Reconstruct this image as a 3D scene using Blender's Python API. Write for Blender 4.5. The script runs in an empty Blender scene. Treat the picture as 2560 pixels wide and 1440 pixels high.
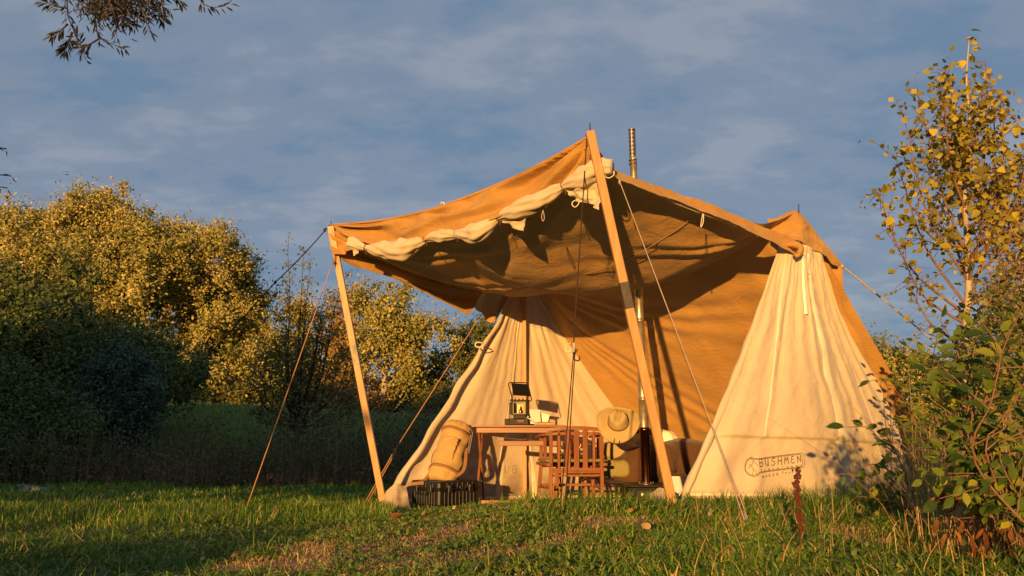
import bpy, math, random
import numpy as np
from mathutils import Vector, Matrix
from mathutils.bvhtree import BVHTree

R = math.radians
rng = np.random.default_rng(7)
random.seed(7)
col = bpy.context.scene.collection
scn = bpy.context.scene

# ------------------------------------------------------------------ camera
F = 1850.0                       # focal length in pixels of a 2560 px wide picture
PITCH = math.atan(380.0 / F)
CAM = Vector((0.0, 0.0, 0.68))
cam_d = bpy.data.cameras.new('camera')
cam = bpy.data.objects.new('camera', cam_d)
col.objects.link(cam)
cam.location = CAM
cam.rotation_euler = (math.pi / 2 + PITCH, 0, 0)
cam_d.sensor_width = 36.0
cam_d.lens = F / 2560.0 * 36.0
cam_d.clip_start = 0.05
cam_d.clip_end = 3000
scn.camera = cam

# ------------------------------------------------------------------ light
SUN_EL, SUN_AZ = 6.3, 17.0       # azimuth: the light travels away from the camera and to the right
sun_d = bpy.data.lights.new('sun', 'SUN')
sun_d.energy = 5.0
sun_d.angle = R(0.6)
sun_d.color = (1.0, 0.54, 0.165)
sun = bpy.data.objects.new('sun', sun_d)
col.objects.link(sun)
sdir = Vector((math.sin(R(SUN_AZ)) * math.cos(R(SUN_EL)), math.cos(R(SUN_AZ)) * math.cos(R(SUN_EL)), -math.sin(R(SUN_EL))))
sun.rotation_euler = sdir.to_track_quat('-Z', 'Y').to_euler()
sun.location = (-10, -20, 12)

world = bpy.data.worlds.new('World')
scn.world = world
world.use_nodes = True
nt = world.node_tree
nt.nodes.clear()
def N(tree, typ, **kw):
    n = tree.nodes.new(typ)
    for k, v in kw.items():
        setattr(n, k, v)
    return n
out = N(nt, 'ShaderNodeOutputWorld')
bg = N(nt, 'ShaderNodeBackground')
bg.inputs['Strength'].default_value = 0.081
sky = N(nt, 'ShaderNodeTexSky', sky_type='NISHITA')
sky.sun_disc = False
sky.sun_elevation = R(SUN_EL)
sky.sun_rotation = R(180 + SUN_AZ)
sky.air_density = 1.0
sky.dust_density = 0.6
sky.ozone_density = 2.0
tc = N(nt, 'ShaderNodeTexCoord')
# project the direction on a flat cloud deck so that the clouds foreshorten to the horizon
sep = N(nt, 'ShaderNodeSeparateXYZ')
nt.links.new(tc.outputs['Generated'], sep.inputs[0])
zz = N(nt, 'ShaderNodeMath', operation='ADD'); zz.inputs[1].default_value = 0.22
nt.links.new(sep.outputs[2], zz.inputs[0])
zm = N(nt, 'ShaderNodeMath', operation='MAXIMUM'); zm.inputs[1].default_value = 0.06
nt.links.new(zz.outputs[0], zm.inputs[0])
dx = N(nt, 'ShaderNodeMath', operation='DIVIDE'); dy = N(nt, 'ShaderNodeMath', operation='DIVIDE')
nt.links.new(sep.outputs[0], dx.inputs[0]); nt.links.new(zm.outputs[0], dx.inputs[1])
nt.links.new(sep.outputs[1], dy.inputs[0]); nt.links.new(zm.outputs[0], dy.inputs[1])
cmb = N(nt, 'ShaderNodeCombineXYZ')
nt.links.new(dx.outputs[0], cmb.inputs[0]); nt.links.new(dy.outputs[0], cmb.inputs[1])
mp = N(nt, 'ShaderNodeMapping')
mp.inputs['Scale'].default_value = (0.95, 1.45, 1)
mp.inputs['Rotation'].default_value = (0, 0, R(8))
mp.inputs['Location'].default_value = (2.3, 0.7, 0)
nt.links.new(cmb.outputs[0], mp.inputs[0])
n1 = N(nt, 'ShaderNodeTexNoise'); n1.inputs['Scale'].default_value = 2.3; n1.inputs['Detail'].default_value = 7; n1.inputs['Roughness'].default_value = .52; n1.inputs['Distortion'].default_value = .25
n2 = N(nt, 'ShaderNodeTexNoise'); n2.inputs['Scale'].default_value = 7.5; n2.inputs['Detail'].default_value = 6; n2.inputs['Roughness'].default_value = .58
nt.links.new(mp.outputs[0], n1.inputs['Vector']); nt.links.new(mp.outputs[0], n2.inputs['Vector'])
mixn = N(nt, 'ShaderNodeMix', data_type='FLOAT'); mixn.inputs[0].default_value = .38
nt.links.new(n1.outputs[0], mixn.inputs[2]); nt.links.new(n2.outputs[0], mixn.inputs[3])
ramp = N(nt, 'ShaderNodeValToRGB')
ramp.color_ramp.interpolation = 'EASE'
e = ramp.color_ramp.elements
e[0].position = .38; e[0].color = (1.42, 2.20, 3.32, 1)
e[1].position = .62; e[1].color = (2.75, 3.12, 3.85, 1)
m = e.new(.5); m.color = (2.0, 2.56, 3.45, 1)
nt.links.new(mixn.outputs[0], ramp.inputs[0])
mx = N(nt, 'ShaderNodeMix', data_type='RGBA'); mx.inputs[0].default_value = .86   # a thin, nearly closed layer of cloud over the clear sky
nt.links.new(sky.outputs[0], mx.inputs[6]); nt.links.new(ramp.outputs[0], mx.inputs[7])
nt.links.new(mx.outputs[2], bg.inputs[0]); nt.links.new(bg.outputs[0], out.inputs[0])

scn.view_settings.view_transform = 'Standard'
scn.view_settings.look = 'None'
scn.view_settings.exposure = 0.48
scn.view_settings.gamma = 1.0
scn.view_settings.use_curve_mapping = False
scn.cycles.max_bounces = 6
scn.cycles.transparent_max_bounces = 8
scn.cycles.caustics_reflective = False
scn.cycles.caustics_refractive = False

# ------------------------------------------------------------------ helpers
CP, SP = math.cos(PITCH), math.sin(PITCH)
def at(px, py, Y):
    tx, ty = (px - 1280) / F, (720 - py) / F
    d = Vector((tx, CP - ty * SP, SP + ty * CP))
    return CAM + d * (Y / d.y)

def smooth(a, b, x):
    t = np.clip((x - a) / (b - a), 0, 1)
    return t * t * (3 - 2 * t)

def vnoise(x, y, seed=0.0):
    x = np.asarray(x, float); y = np.asarray(y, float)
    ix, iy = np.floor(x), np.floor(y)
    fx, fy = x - ix, y - iy
    fx = fx * fx * (3 - 2 * fx); fy = fy * fy * (3 - 2 * fy)
    def h(a, b):
        v = np.sin(a * 127.1 + b * 311.7 + seed * 74.7) * 43758.5453
        return v - np.floor(v)
    return (h(ix, iy) * (1 - fx) + h(ix + 1, iy) * fx) * (1 - fy) + (h(ix, iy + 1) * (1 - fx) + h(ix + 1, iy + 1) * fx) * fy
def fbm(x, y, seed=0.0, o=3):
    r, a = 0, 1.0
    for k in range(o):
        r = r + a * (vnoise(np.asarray(x) * 2 ** k, np.asarray(y) * 2 ** k, seed + k * 3.1) - .5)
        a *= .5
    return r

YR = [-60, 0, 1.5, 3.0, 4.6, 6.2, 7.4, 9.0, 12, 18, 24, 30, 36, 60, 2000]
ZR = [-.1, -.1, 0.0, .17, .275, .165, .07, -.03, -.1, -.1, .1, .5, .7, .7, .7]
YL = [-60, 0, 3.0, 6.9, 7.8, 9.0, 13, 18, 22, 30, 31.5, 40, 60, 2000]
ZL = [0, 0, .03, .045, -.05, -.10, -.13, -.12, .35, 1.75, 1.85, 1.75, 1.5, 1.5]
def gz(x, y):
    x = np.asarray(x, float); y = np.asarray(y, float)
    zr = zl = 0
    for k, w in ((-.5, .25), (0, .5), (.5, .25)):
        zr = zr + w * np.interp(y + k, YR, ZR); zl = zl + w * np.interp(y + k, YL, ZL)
    zl = zl + np.clip(-(x + 9) * .05, -.45, .35) * smooth(20, 30, y)
    s = smooth(-1.9, 0.7, x + np.clip((y - 9) * -.15, -6, 0) * 1.0)
    z = zl * (1 - s) + zr * s
    return z + fbm(x * .9, y * .9, 2.0, 2) * .035 + fbm(x * 3.1, y * 3.1, 5.0, 2) * .018
def gzf(x, y): return float(gz(x, y))

def tag(o, label=None, cat=None, group=None, kind=None):
    if label: o['label'] = label
    if cat: o['category'] = cat
    if group: o['group'] = group
    if kind: o['kind'] = kind
    return o

def empty(name, loc=(0, 0, 0), rz=0.0, parent=None, rot=None):
    o = bpy.data.objects.new(name, None)
    col.objects.link(o)
    o.empty_display_size = .1
    o.location = loc
    o.rotation_euler = rot if rot else (0, 0, rz)
    if parent: o.parent = parent
    return o

def np_mesh(name, V, T, mat, parent=None, attr=None, smooth_sh=False, kind=None):
    """V (n,3); T (m,k) all faces of one size; attr: per face value 'rnd'"""
    V = np.ascontiguousarray(V, np.float32); T = np.ascontiguousarray(T, np.int32)
    me = bpy.data.meshes.new(name)
    me.vertices.add(len(V)); me.vertices.foreach_set('co', V.ravel())
    k = T.shape[1]
    me.loops.add(T.size); me.loops.foreach_set('vertex_index', T.ravel())
    me.polygons.add(len(T))
    me.polygons.foreach_set('loop_start', np.arange(0, T.size, k, dtype=np.int32))
    me.polygons.foreach_set('loop_total', np.full(len(T), k, np.int32))
    me.polygons.foreach_set('use_smooth', np.full(len(T), smooth_sh, bool))
    if attr is not None:
        a = me.attributes.new('rnd', 'FLOAT', 'FACE')
        a.data.foreach_set('value', np.ascontiguousarray(attr, np.float32))
    me.update(calc_edges=True)
    me.materials.append(mat)
    o = bpy.data.objects.new(name, me)
    col.objects.link(o)
    if parent: o.parent = parent
    if kind: o['kind'] = kind
    return o

class MB:
    def __init__(s): s.v = []; s.f = []
    def add(s, vs, fs):
        n = len(s.v); s.v += [tuple(v) for v in vs]; s.f += [tuple(i + n for i in f) for f in fs]; return s
    def box(s, c, d, rot=None, bev=0.0):
        hx, hy, hz = d[0] / 2, d[1] / 2, d[2] / 2
        M = rot if rot else Matrix.Identity(3)
        c = Vector(c)
        if bev <= 0:
            vs = [c + M @ Vector((x * hx, y * hy, z * hz)) for x in (-1, 1) for y in (-1, 1) for z in (-1, 1)]
            return s.add(vs, [(0, 1, 3, 2), (4, 6, 7, 5), (0, 4, 5, 1), (2, 3, 7, 6), (0, 2, 6, 4), (1, 5, 7, 3)])
        b = min(bev, hx * .9, hy * .9, hz * .9)
        vs = []; idx = {}
        for x in (-1, 1):
            for y in (-1, 1):
                for z in (-1, 1):
                    for k in range(3):
                        p = [x * hx, y * hy, z * hz]
                        for q in range(3):
                            if q != k: p[q] -= (x, y, z)[q] * b
                        idx[(x, y, z, k)] = len(vs); vs.append(c + M @ Vector(p))
        fs = []
        for k in range(3):
            a, b2 = [q for q in range(3) if q != k]
            for sg in (-1, 1):
                ring = []
                for (p, q) in ((-1, -1), (1, -1), (1, 1), (-1, 1)):
                    t = [0, 0, 0]; t[k] = sg; t[a] = p; t[b2] = q
                    ring.append(idx[(t[0], t[1], t[2], k)])
                fs.append(tuple(ring if (sg > 0) == (k != 1) else ring[::-1]))
        for k in range(3):
            a, b2 = [q for q in range(3) if q != k]
            for p in (-1, 1):
                for q in (-1, 1):
                    t1 = [0, 0, 0]; t1[k] = -1; t1[a] = p; t1[b2] = q
                    t2 = list(t1); t2[k] = 1
                    fs.append((idx[(*t1, a)], idx[(*t2, a)], idx[(*t2, b2)], idx[(*t1, b2)]))
        for x in (-1, 1):
            for y in (-1, 1):
                for z in (-1, 1):
                    fs.append((idx[(x, y, z, 0)], idx[(x, y, z, 1)], idx[(x, y, z, 2)]))
        return s.add(vs, fs)
    def bar(s, a, b, w, h, up=(0, 0, 1), bev=0.0, ext=0.0):
        a, b = Vector(a), Vector(b); d = b - a; L = d.length; z = d / L
        u = Vector(up)
        if abs(z.dot(u)) > .98: u = Vector((0, 1, 0))
        x = u.cross(z).normalized(); y = z.cross(x)
        M = Matrix((x, y, z)).transposed()
        return s.box((a + b) / 2, (w, h, L + ext), M, bev)
    def tube(s, pts, rad, n=8, cap=True, twist=None):
        pts = [Vector(p) for p in pts]
        if not hasattr(rad, '__len__'): rad = [rad] * len(pts)
        base = len(s.v); prev = None
        for i, p in enumerate(pts):
            t = (pts[min(i + 1, len(pts) - 1)] - pts[max(i - 1, 0)])
            t = t.normalized() if t.length > 1e-9 else Vector((0, 0, 1))
            if prev is None:
                u = t.orthogonal().normalized()
            else:
                u = (prev - t * prev.dot(t))
                u = u.normalized() if u.length > 1e-6 else t.orthogonal().normalized()
            prev = u; w = t.cross(u)
            for k in range(n):
                a = 2 * math.pi * k / n
                rr = rad[i] if twist is None else rad[i] * twist(i, a)
                s.v.append(tuple(p + (u * math.cos(a) + w * math.sin(a)) * rr))
        for i in range(len(pts) - 1):
            for k in range(n):
                a = base + i * n + k; b = base + i * n + (k + 1) % n
                s.f.append((a, b, b + n, a + n))
        if cap:
            s.f.append(tuple(base + k for k in range(n))[::-1])
            s.f.append(tuple(base + (len(pts) - 1) * n + k for k in range(n)))
        return s
    def lathe(s, prof, c=(0, 0, 0), n=24, M=None, sx=1, sy=1, warp=None):
        base = len(s.v); c = Vector(c)
        for (r, z) in prof:
            for k in range(n):
                a = 2 * math.pi * k / n
                p = Vector((r * math.cos(a) * sx, r * math.sin(a) * sy, z))
                if warp: p = warp(p, r, a)
                if M: p = M @ p
                s.v.append(tuple(c + p))
        for i in range(len(prof) - 1):
            for k in range(n):
                a = base + i * n + k; b = base + i * n + (k + 1) % n
                s.f.append((a, b, b + n, a + n))
        return s
    def build(s, name, mat, parent=None, sm=False, kind=None):
        me = bpy.data.meshes.new(name)
        me.from_pydata(s.v, [], s.f)
        me.materials.append(mat)
        if sm: me.polygons.foreach_set('use_smooth', [True] * len(me.polygons))
        me.update()
        o = bpy.data.objects.new(name, me)
        col.objects.link(o)
        if parent: o.parent = parent
        if kind: o['kind'] = kind
        return o

def curve3(pts, n):
    """Catmull-Rom through points, n samples, parametrised by chord length"""
    P = np.array([tuple(p) for p in pts], float)
    if len(P) == 1: return np.repeat(P, n, 0)
    d = np.linalg.norm(np.diff(P, axis=0), axis=1)
    t = np.concatenate([[0], np.cumsum(d)]); t = t / max(t[-1], 1e-9)
    Pe = np.vstack([2 * P[0] - P[1], P, 2 * P[-1] - P[-2]])
    T = np.linspace(0, 1, n)
    o = np.zeros((n, 3))
    for i, x in enumerate(T):
        k = min(max(np.searchsorted(t, x, side='right') - 1, 0), len(P) - 2)
        w = (x - t[k]) / max(t[k + 1] - t[k], 1e-9)
        a, b, c, dd = Pe[k], Pe[k + 1], Pe[k + 2], Pe[k + 3]
        o[i] = .5 * (2 * b + (c - a) * w + (2 * a - 5 * b + 4 * c - dd) * w * w + (3 * b - a - 3 * c + dd) * w ** 3)
    return o
def PX(l): return [at(*p) for p in l]

def coons(top, bottom, left, right, nu, nv):
    """top/bottom run left->right, left/right run top->bottom"""
    t = curve3(top, nu); b = curve3(bottom, nu); l = curve3(left, nv); r = curve3(right, nv)
    u = np.linspace(0, 1, nu)[None, :, None]; v = np.linspace(0, 1, nv)[:, None, None]
    P = (1 - v) * t[None] + v * b[None] + (1 - u) * l[:, None] + u * r[:, None] \
        - ((1 - u) * (1 - v) * t[0] + u * (1 - v) * t[-1] + (1 - u) * v * b[0] + u * v * b[-1])
    return P
def gridnormal(P):
    du = np.gradient(P, axis=1); dv = np.gradient(P, axis=0)
    n = np.cross(du, dv); return n / np.maximum(np.linalg.norm(n, axis=2, keepdims=True), 1e-9)
def sheet(name, P, mat, parent, disp=None, kind=None, pin='', pw=.05):
    nv, nu = P.shape[:2]
    if disp is not None:
        u, v = np.meshgrid(np.linspace(0, 1, nu), np.linspace(0, 1, nv))
        dm = disp(u, v)
        if 'l' in pin: dm = dm * smooth(0, pw, u)
        if 'r' in pin: dm = dm * smooth(0, pw, 1 - u)
        if 't' in pin: dm = dm * smooth(0, pw, v)
        if 'b' in pin: dm = dm * smooth(0, pw, 1 - v)
        P = P + gridnormal(P) * dm[..., None]
    i = np.arange(nu * nv).reshape(nv, nu)
    Q = np.stack([i[:-1, :-1], i[1:, :-1], i[1:, 1:], i[:-1, 1:]], -1).reshape(-1, 4)
    o = np_mesh(name, P.reshape(-1, 3), Q, mat, parent, smooth_sh=True, kind=kind)
    uvl = o.data.uv_layers.new(name='UVMap')
    uu, vv = np.meshgrid(np.linspace(0, 1, nu), np.linspace(0, 1, nv))
    w = np.stack([uu.ravel()[Q.ravel()], vv.ravel()[Q.ravel()]], -1).astype(np.float32)
    uvl.data.foreach_set('uv', w.ravel())
    return o, P
def bvh_of(o):
    me = o.data
    return BVHTree.FromPolygons([v.co.copy() for v in me.vertices], [tuple(p.vertices) for p in me.polygons])

# ------------------------------------------------------------------ materials
def newmat(name):
    m = bpy.data.materials.new(name); m.use_nodes = True
    t = m.node_tree; t.nodes.clear()
    o = N(t, 'ShaderNodeOutputMaterial'); p = N(t, 'ShaderNodeBsdfPrincipled')
    t.links.new(p.outputs[0], o.inputs[0])
    return m, t, p, o
def rampnode(t, stops):
    r = N(t, 'ShaderNodeValToRGB')
    e = r.color_ramp.elements
    e[0].position = stops[0][0]; e[0].color = (*stops[0][1], 1)
    e[1].position = stops[-1][0]; e[1].color = (*stops[-1][1], 1)
    for p, c in stops[1:-1]:
        x = e.new(p); x.color = (*c, 1)
    return r
def mat_noise(name, c1, c2, scale=6, rough=.8, bump=.2, bscale=60, metal=0.0, stretch=None, spec=.3, trans=0.0, detail=4, bdist=.004):
    m, t, p, o = newmat(name)
    tcn = N(t, 'ShaderNodeTexCoord'); v = tcn.outputs['Object']
    if stretch:
        mpn = N(t, 'ShaderNodeMapping'); mpn.inputs['Scale'].default_value = stretch
        t.links.new(v, mpn.inputs[0]); v = mpn.outputs[0]
    n = N(t, 'ShaderNodeTexNoise'); n.inputs['Scale'].default_value = scale; n.inputs['Detail'].default_value = detail
    t.links.new(v, n.inputs['Vector'])
    r = rampnode(t, [(.3, c1), (.7, c2)])
    t.links.new(n.outputs[0], r.inputs[0]); t.links.new(r.outputs[0], p.inputs['Base Color'])
    p.inputs['Roughness'].default_value = rough; p.inputs['Metallic'].default_value = metal
    p.inputs['Specular IOR Level'].default_value = spec
    if bump > 0:
        n2 = N(t, 'ShaderNodeTexNoise'); n2.inputs['Scale'].default_value = bscale; n2.inputs['Detail'].default_value = 3
        t.links.new(v, n2.inputs['Vector'])
        b = N(t, 'ShaderNodeBump'); b.inputs['Strength'].default_value = bump; b.inputs['Distance'].default_value = bdist
        t.links.new(n2.outputs[0], b.inputs['Height']); t.links.new(b.outputs[0], p.inputs['Normal'])
    if trans > 0:
        tr = N(t, 'ShaderNodeBsdfTranslucent'); mxs = N(t, 'ShaderNodeMixShader'); mxs.inputs[0].default_value = trans
        t.links.new(r.outputs[0], tr.inputs[0]); t.links.new(p.outputs[0], mxs.inputs[1]); t.links.new(tr.outputs[0], mxs.inputs[2])
        t.links.new(mxs.outputs[0], o.inputs[0])
    return m
def mat_canvas(name, c1, c2, trans=.12, crease=1.0):
    m, t, p, o = newmat(name)
    tcn = N(t, 'ShaderNodeTexCoord')
    n = N(t, 'ShaderNodeTexNoise'); n.inputs['Scale'].default_value = 2.2; n.inputs['Detail'].default_value = 6; n.inputs['Roughness'].default_value = .6
    t.links.new(tcn.outputs['Object'], n.inputs['Vector'])
    r = rampnode(t, [(.3, c1), (.7, c2)])
    t.links.new(n.outputs[0], r.inputs[0]); t.links.new(r.outputs[0], p.inputs['Base Color'])
    p.inputs['Roughness'].default_value = .85; p.inputs['Specular IOR Level'].default_value = .2
    p.inputs['Sheen Weight'].default_value = .15
    # creases at several scales
    w = N(t, 'ShaderNodeTexNoise'); w.inputs['Scale'].default_value = 5.5; w.inputs['Detail'].default_value = 5; w.inputs['Distortion'].default_value = 1.3
    w.inputs['Roughness'].default_value = .62
    mpn = N(t, 'ShaderNodeMapping'); mpn.inputs['Scale'].default_value = (1, 1, 1.9); mpn.inputs['Rotation'].default_value = (R(20), R(35), 0)
    t.links.new(tcn.outputs['Object'], mpn.inputs[0]); t.links.new(mpn.outputs[0], w.inputs['Vector'])
    sb = N(t, 'ShaderNodeMath', operation='SUBTRACT'); sb.inputs[1].default_value = .5
    ab = N(t, 'ShaderNodeMath', operation='ABSOLUTE')
    t.links.new(w.outputs[0], sb.inputs[0]); t.links.new(sb.outputs[0], ab.inputs[0])
    b1 = N(t, 'ShaderNodeBump'); b1.inputs['Strength'].default_value = .36 * crease; b1.inputs['Distance'].default_value = .05
    t.links.new(ab.outputs[0], b1.inputs['Height'])
    w2 = N(t, 'ShaderNodeTexNoise'); w2.inputs['Scale'].default_value = 140; w2.inputs['Detail'].default_value = 2
    t.links.new(tcn.outputs['Object'], w2.inputs['Vector'])
    b2 = N(t, 'ShaderNodeBump'); b2.inputs['Strength'].default_value = .25; b2.inputs['Distance'].default_value = .004
    t.links.new(w2.outputs[0], b2.inputs['Height']); t.links.new(b1.outputs[0], b2.inputs['Normal'])
    t.links.new(b2.outputs[0], p.inputs['Normal'])
    tr = N(t, 'ShaderNodeBsdfTranslucent'); mxs = N(t, 'ShaderNodeMixShader'); mxs.inputs[0].default_value = trans
    t.links.new(r.outputs[0], tr.inputs[0]); t.links.new(p.outputs[0], mxs.inputs[1]); t.links.new(tr.outputs[0], mxs.inputs[2])
    t.links.new(mxs.outputs[0], o.inputs[0])
    return m
def mat_leaf(name, stops, trans=.3, rough=.55, spec=.35):
    m, t, p, o = newmat(name)
    a = N(t, 'ShaderNodeAttribute'); a.attribute_name = 'rnd'
    r = rampnode(t, stops)
    t.links.new(a.outputs['Fac'], r.inputs[0]); t.links.new(r.outputs[0], p.inputs['Base Color'])
    p.inputs['Roughness'].default_value = rough; p.inputs['Specular IOR Level'].default_value = spec
    tr = N(t, 'ShaderNodeBsdfTranslucent'); mxs = N(t, 'ShaderNodeMixShader'); mxs.inputs[0].default_value = trans
    t.links.new(r.outputs[0], tr.inputs[0]); t.links.new(p.outputs[0], mxs.inputs[1]); t.links.new(tr.outputs[0], mxs.inputs[2])
    t.links.new(mxs.outputs[0], o.inputs[0])
    return m
def mat_objleaf(name, stops, trans=.3, rough=.5):
    """single leaves: colour by object, veins by position"""
    m, t, p, o = newmat(name)
    oi = N(t, 'ShaderNodeObjectInfo'); r = rampnode(t, stops)
    p.inputs['Specular IOR Level'].default_value = .25
    tcn = N(t, 'ShaderNodeTexCoord'); n = N(t, 'ShaderNodeTexNoise'); n.inputs['Scale'].default_value = 30
    t.links.new(tcn.outputs['Object'], n.inputs['Vector'])
    ad = N(t, 'ShaderNodeMath', operation='MULTIPLY_ADD'); ad.inputs[1].default_value = .35; 
    sb = N(t, 'ShaderNodeMath', operation='SUBTRACT'); sb.inputs[1].default_value = .17
    t.links.new(n.outputs[0], ad.inputs[0]); t.links.new(oi.outputs['Random'], ad.inputs[2]); t.links.new(ad.outputs[0], sb.inputs[0])
    t.links.new(sb.outputs[0], r.inputs[0]); t.links.new(r.outputs[0], p.inputs['Base Color'])
    p.inputs['Roughness'].default_value = rough
    tr = N(t, 'ShaderNodeBsdfTranslucent'); mxs = N(t, 'ShaderNodeMixShader'); mxs.inputs[0].default_value = trans
    t.links.new(r.outputs[0], tr.inputs[0]); t.links.new(p.outputs[0], mxs.inputs[1]); t.links.new(tr.outputs[0], mxs.inputs[2])
    t.links.new(mxs.outputs[0], o.inputs[0])
    return m
def mat_wood(name, c1, c2, scale=14, axis=2, rough=.5):
    st = [1, 1, 1]; st[axis] = .06
    return mat_noise(name, c1, c2, scale=scale * 3, rough=rough, bump=.25, bscale=scale * 5, stretch=tuple(st), spec=.4, detail=6, bdist=.002)

M = {}
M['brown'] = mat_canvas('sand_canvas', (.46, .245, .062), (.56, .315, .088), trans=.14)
def add_dirt(m, z0, z1, colr):
    t = m.node_tree; p = [n for n in t.nodes if n.type == 'BSDF_PRINCIPLED'][0]
    src = p.inputs['Base Color'].links[0].from_socket
    ge = N(t, 'ShaderNodeNewGeometry'); sp = N(t, 'ShaderNodeSeparateXYZ'); t.links.new(ge.outputs['Position'], sp.inputs[0])
    nz = N(t, 'ShaderNodeTexNoise'); nz.inputs['Scale'].default_value = 9; nz.inputs['Detail'].default_value = 6; t.links.new(ge.outputs['Position'], nz.inputs['Vector'])
    sc = N(t, 'ShaderNodeMath', operation='MULTIPLY_ADD'); sc.inputs[1].default_value = -.5; t.links.new(nz.outputs[0], sc.inputs[0]); t.links.new(sp.outputs[2], sc.inputs[2])
    mr = N(t, 'ShaderNodeMapRange'); mr.inputs[1].default_value = z0 - .25; mr.inputs[2].default_value = z1 - .25; mr.inputs[3].default_value = .75; mr.inputs[4].default_value = 0
    t.links.new(sc.outputs[0], mr.inputs[0])
    mx_ = N(t, 'ShaderNodeMix', data_type='RGBA'); mx_.inputs[7].default_value = (*colr, 1)
    t.links.new(mr.outputs[0], mx_.inputs[0]); t.links.new(src, mx_.inputs[6]); t.links.new(mx_.outputs[2], p.inputs['Base Color'])
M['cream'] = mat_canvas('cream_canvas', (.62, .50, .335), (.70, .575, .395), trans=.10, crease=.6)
add_dirt(M['cream'], .12, .34, (.34, .23, .12))
M['ink'] = mat_noise('printed_ink', (.05, .045, .03), (.09, .075, .05), 30, .9, 0)
M['faint_ink'] = mat_noise('faint_ink', (.30, .24, .15), (.40, .32, .2), 30, .9, 0)
M['seam'] = mat_canvas('seam_tape', (.78, .68, .47), (.84, .74, .53), trans=.05, crease=.3)
M['seam_dark'] = mat_canvas('brown_seam', (.34, .19, .07), (.42, .23, .09), trans=.03, crease=.3)
M['pole'] = mat_wood('pole_wood', (.46, .235, .08), (.60, .33, .12), 10, 2, .45)
M['steel'] = mat_noise('brushed_steel', (.20, .18, .15), (.30, .27, .22), 20, .4, .1, 90, metal=.9, spec=.4)
M['band'] = mat_noise('dark_steel_band', (.07, .06, .045), (.12, .10, .075), 20, .4, .1, 90, metal=.6, spec=.4)
M['iron'] = mat_noise('dark_iron', (.03, .028, .026), (.05, .045, .04), 20, .5, .1, 90, metal=.5)
M['black'] = mat_noise('black_plastic', (.012, .012, .012), (.022, .021, .02), 40, .42, .2, 160)
M['blackmet'] = mat_noise('black_enamel', (.010, .009, .008), (.016, .014, .012), 30, .5, .1, 60, spec=.22)
M['teak'] = mat_wood('red_teak', (.19, .062, .022), (.36, .135, .05), 12, 2, .5)
M['teakx'] = mat_wood('red_teak_cross', (.19, .062, .022), (.36, .135, .05), 12, 0, .5)
M['tablewood'] = mat_wood('table_wood', (.22, .08, .025), (.34, .14, .045), 10, 0, .4)
M['olive'] = mat_noise('olive_cloth', (.24, .20, .07), (.30, .25, .09), 40, .9, .3, 300)
M['khaki'] = mat_canvas('khaki_canvas', (.50, .31, .10), (.58, .37, .13), trans=.02, crease=1.2)
M['strap'] = mat_noise('brown_strap', (.25, .12, .04), (.32, .16, .06), 60, .8, .3, 400)
M['rope_w'] = mat_noise('white_rope', (.32, .23, .15), (.52, .42, .31), 120, .9, .3, 400)
M['rope_o'] = mat_noise('tan_rope', (.40, .19, .08), (.55, .28, .12), 120, .9, .3, 400)
M['rope_d'] = mat_noise('dark_rope', (.035, .018, .012), (.07, .035, .022), 120, .9, .3, 400)
M['felt'] = mat_noise('hat_felt', (.42, .31, .125), (.50, .37, .16), 12, .85, .25, 220, bdist=.003)
M['leather'] = mat_noise('leather', (.14, .055, .025), (.2, .08, .035), 30, .5, .2, 150)
M['brass'] = mat_noise('brass', (.75, .5, .2), (.85, .6, .26), 30, .3, 0, metal=1)
M['paper'] = mat_noise('paper', (.78, .74, .62), (.84, .80, .68), 10, .8, .1, 80)
M['glass_warm'] = mat_noise('lantern_mirror', (.22, .13, .06), (.34, .21, .09), 6, .35, .2, 30, metal=.6)
M['copper'] = mat_noise('copper', (.55, .2, .1), (.65, .27, .14), 10, .25, .05, 60, metal=1)
M['bedbrown'] = mat_canvas('bedding_brown', (.085, .04, .018), (.12, .058, .026), trans=.0, crease=1.3)
M['bedkhaki'] = mat_canvas('bedding_khaki', (.34, .25, .10), (.42, .32, .14), trans=.0, crease=1.3)
M['plaid'] = mat_noise('dark_wool', (.03, .015, .01), (.12, .03, .02), 60, .9, .3, 200)
M['white'] = mat_noise('white_enamel', (.75, .72, .64), (.8, .77, .69), 10, .35, 0)
M['bark'] = mat_noise('bark', (.10, .075, .05), (.20, .15, .10), 18, .9, .6, 50, bdist=.02)
M['bark_pale'] = mat_noise('pale_bark', (.34, .27, .17), (.50, .41, .27), 10, .85, .4, 40, bdist=.01)
M['bark_dark'] = mat_noise('dark_bark', (.03, .022, .015), (.07, .05, .035), 18, .9, .5, 50, bdist=.01)
M['twig'] = mat_noise('twig_bark', (.16, .09, .045), (.26, .15, .08), 30, .8, .2, 80)
M['stem_green'] = mat_noise('green_stem', (.14, .13, .04), (.22, .2, .07), 30, .7, .1, 80)
M['dock'] = mat_noise('dock_seed', (.07, .02, .012), (.13, .038, .02), 60, .9, .5, 200)

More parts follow.
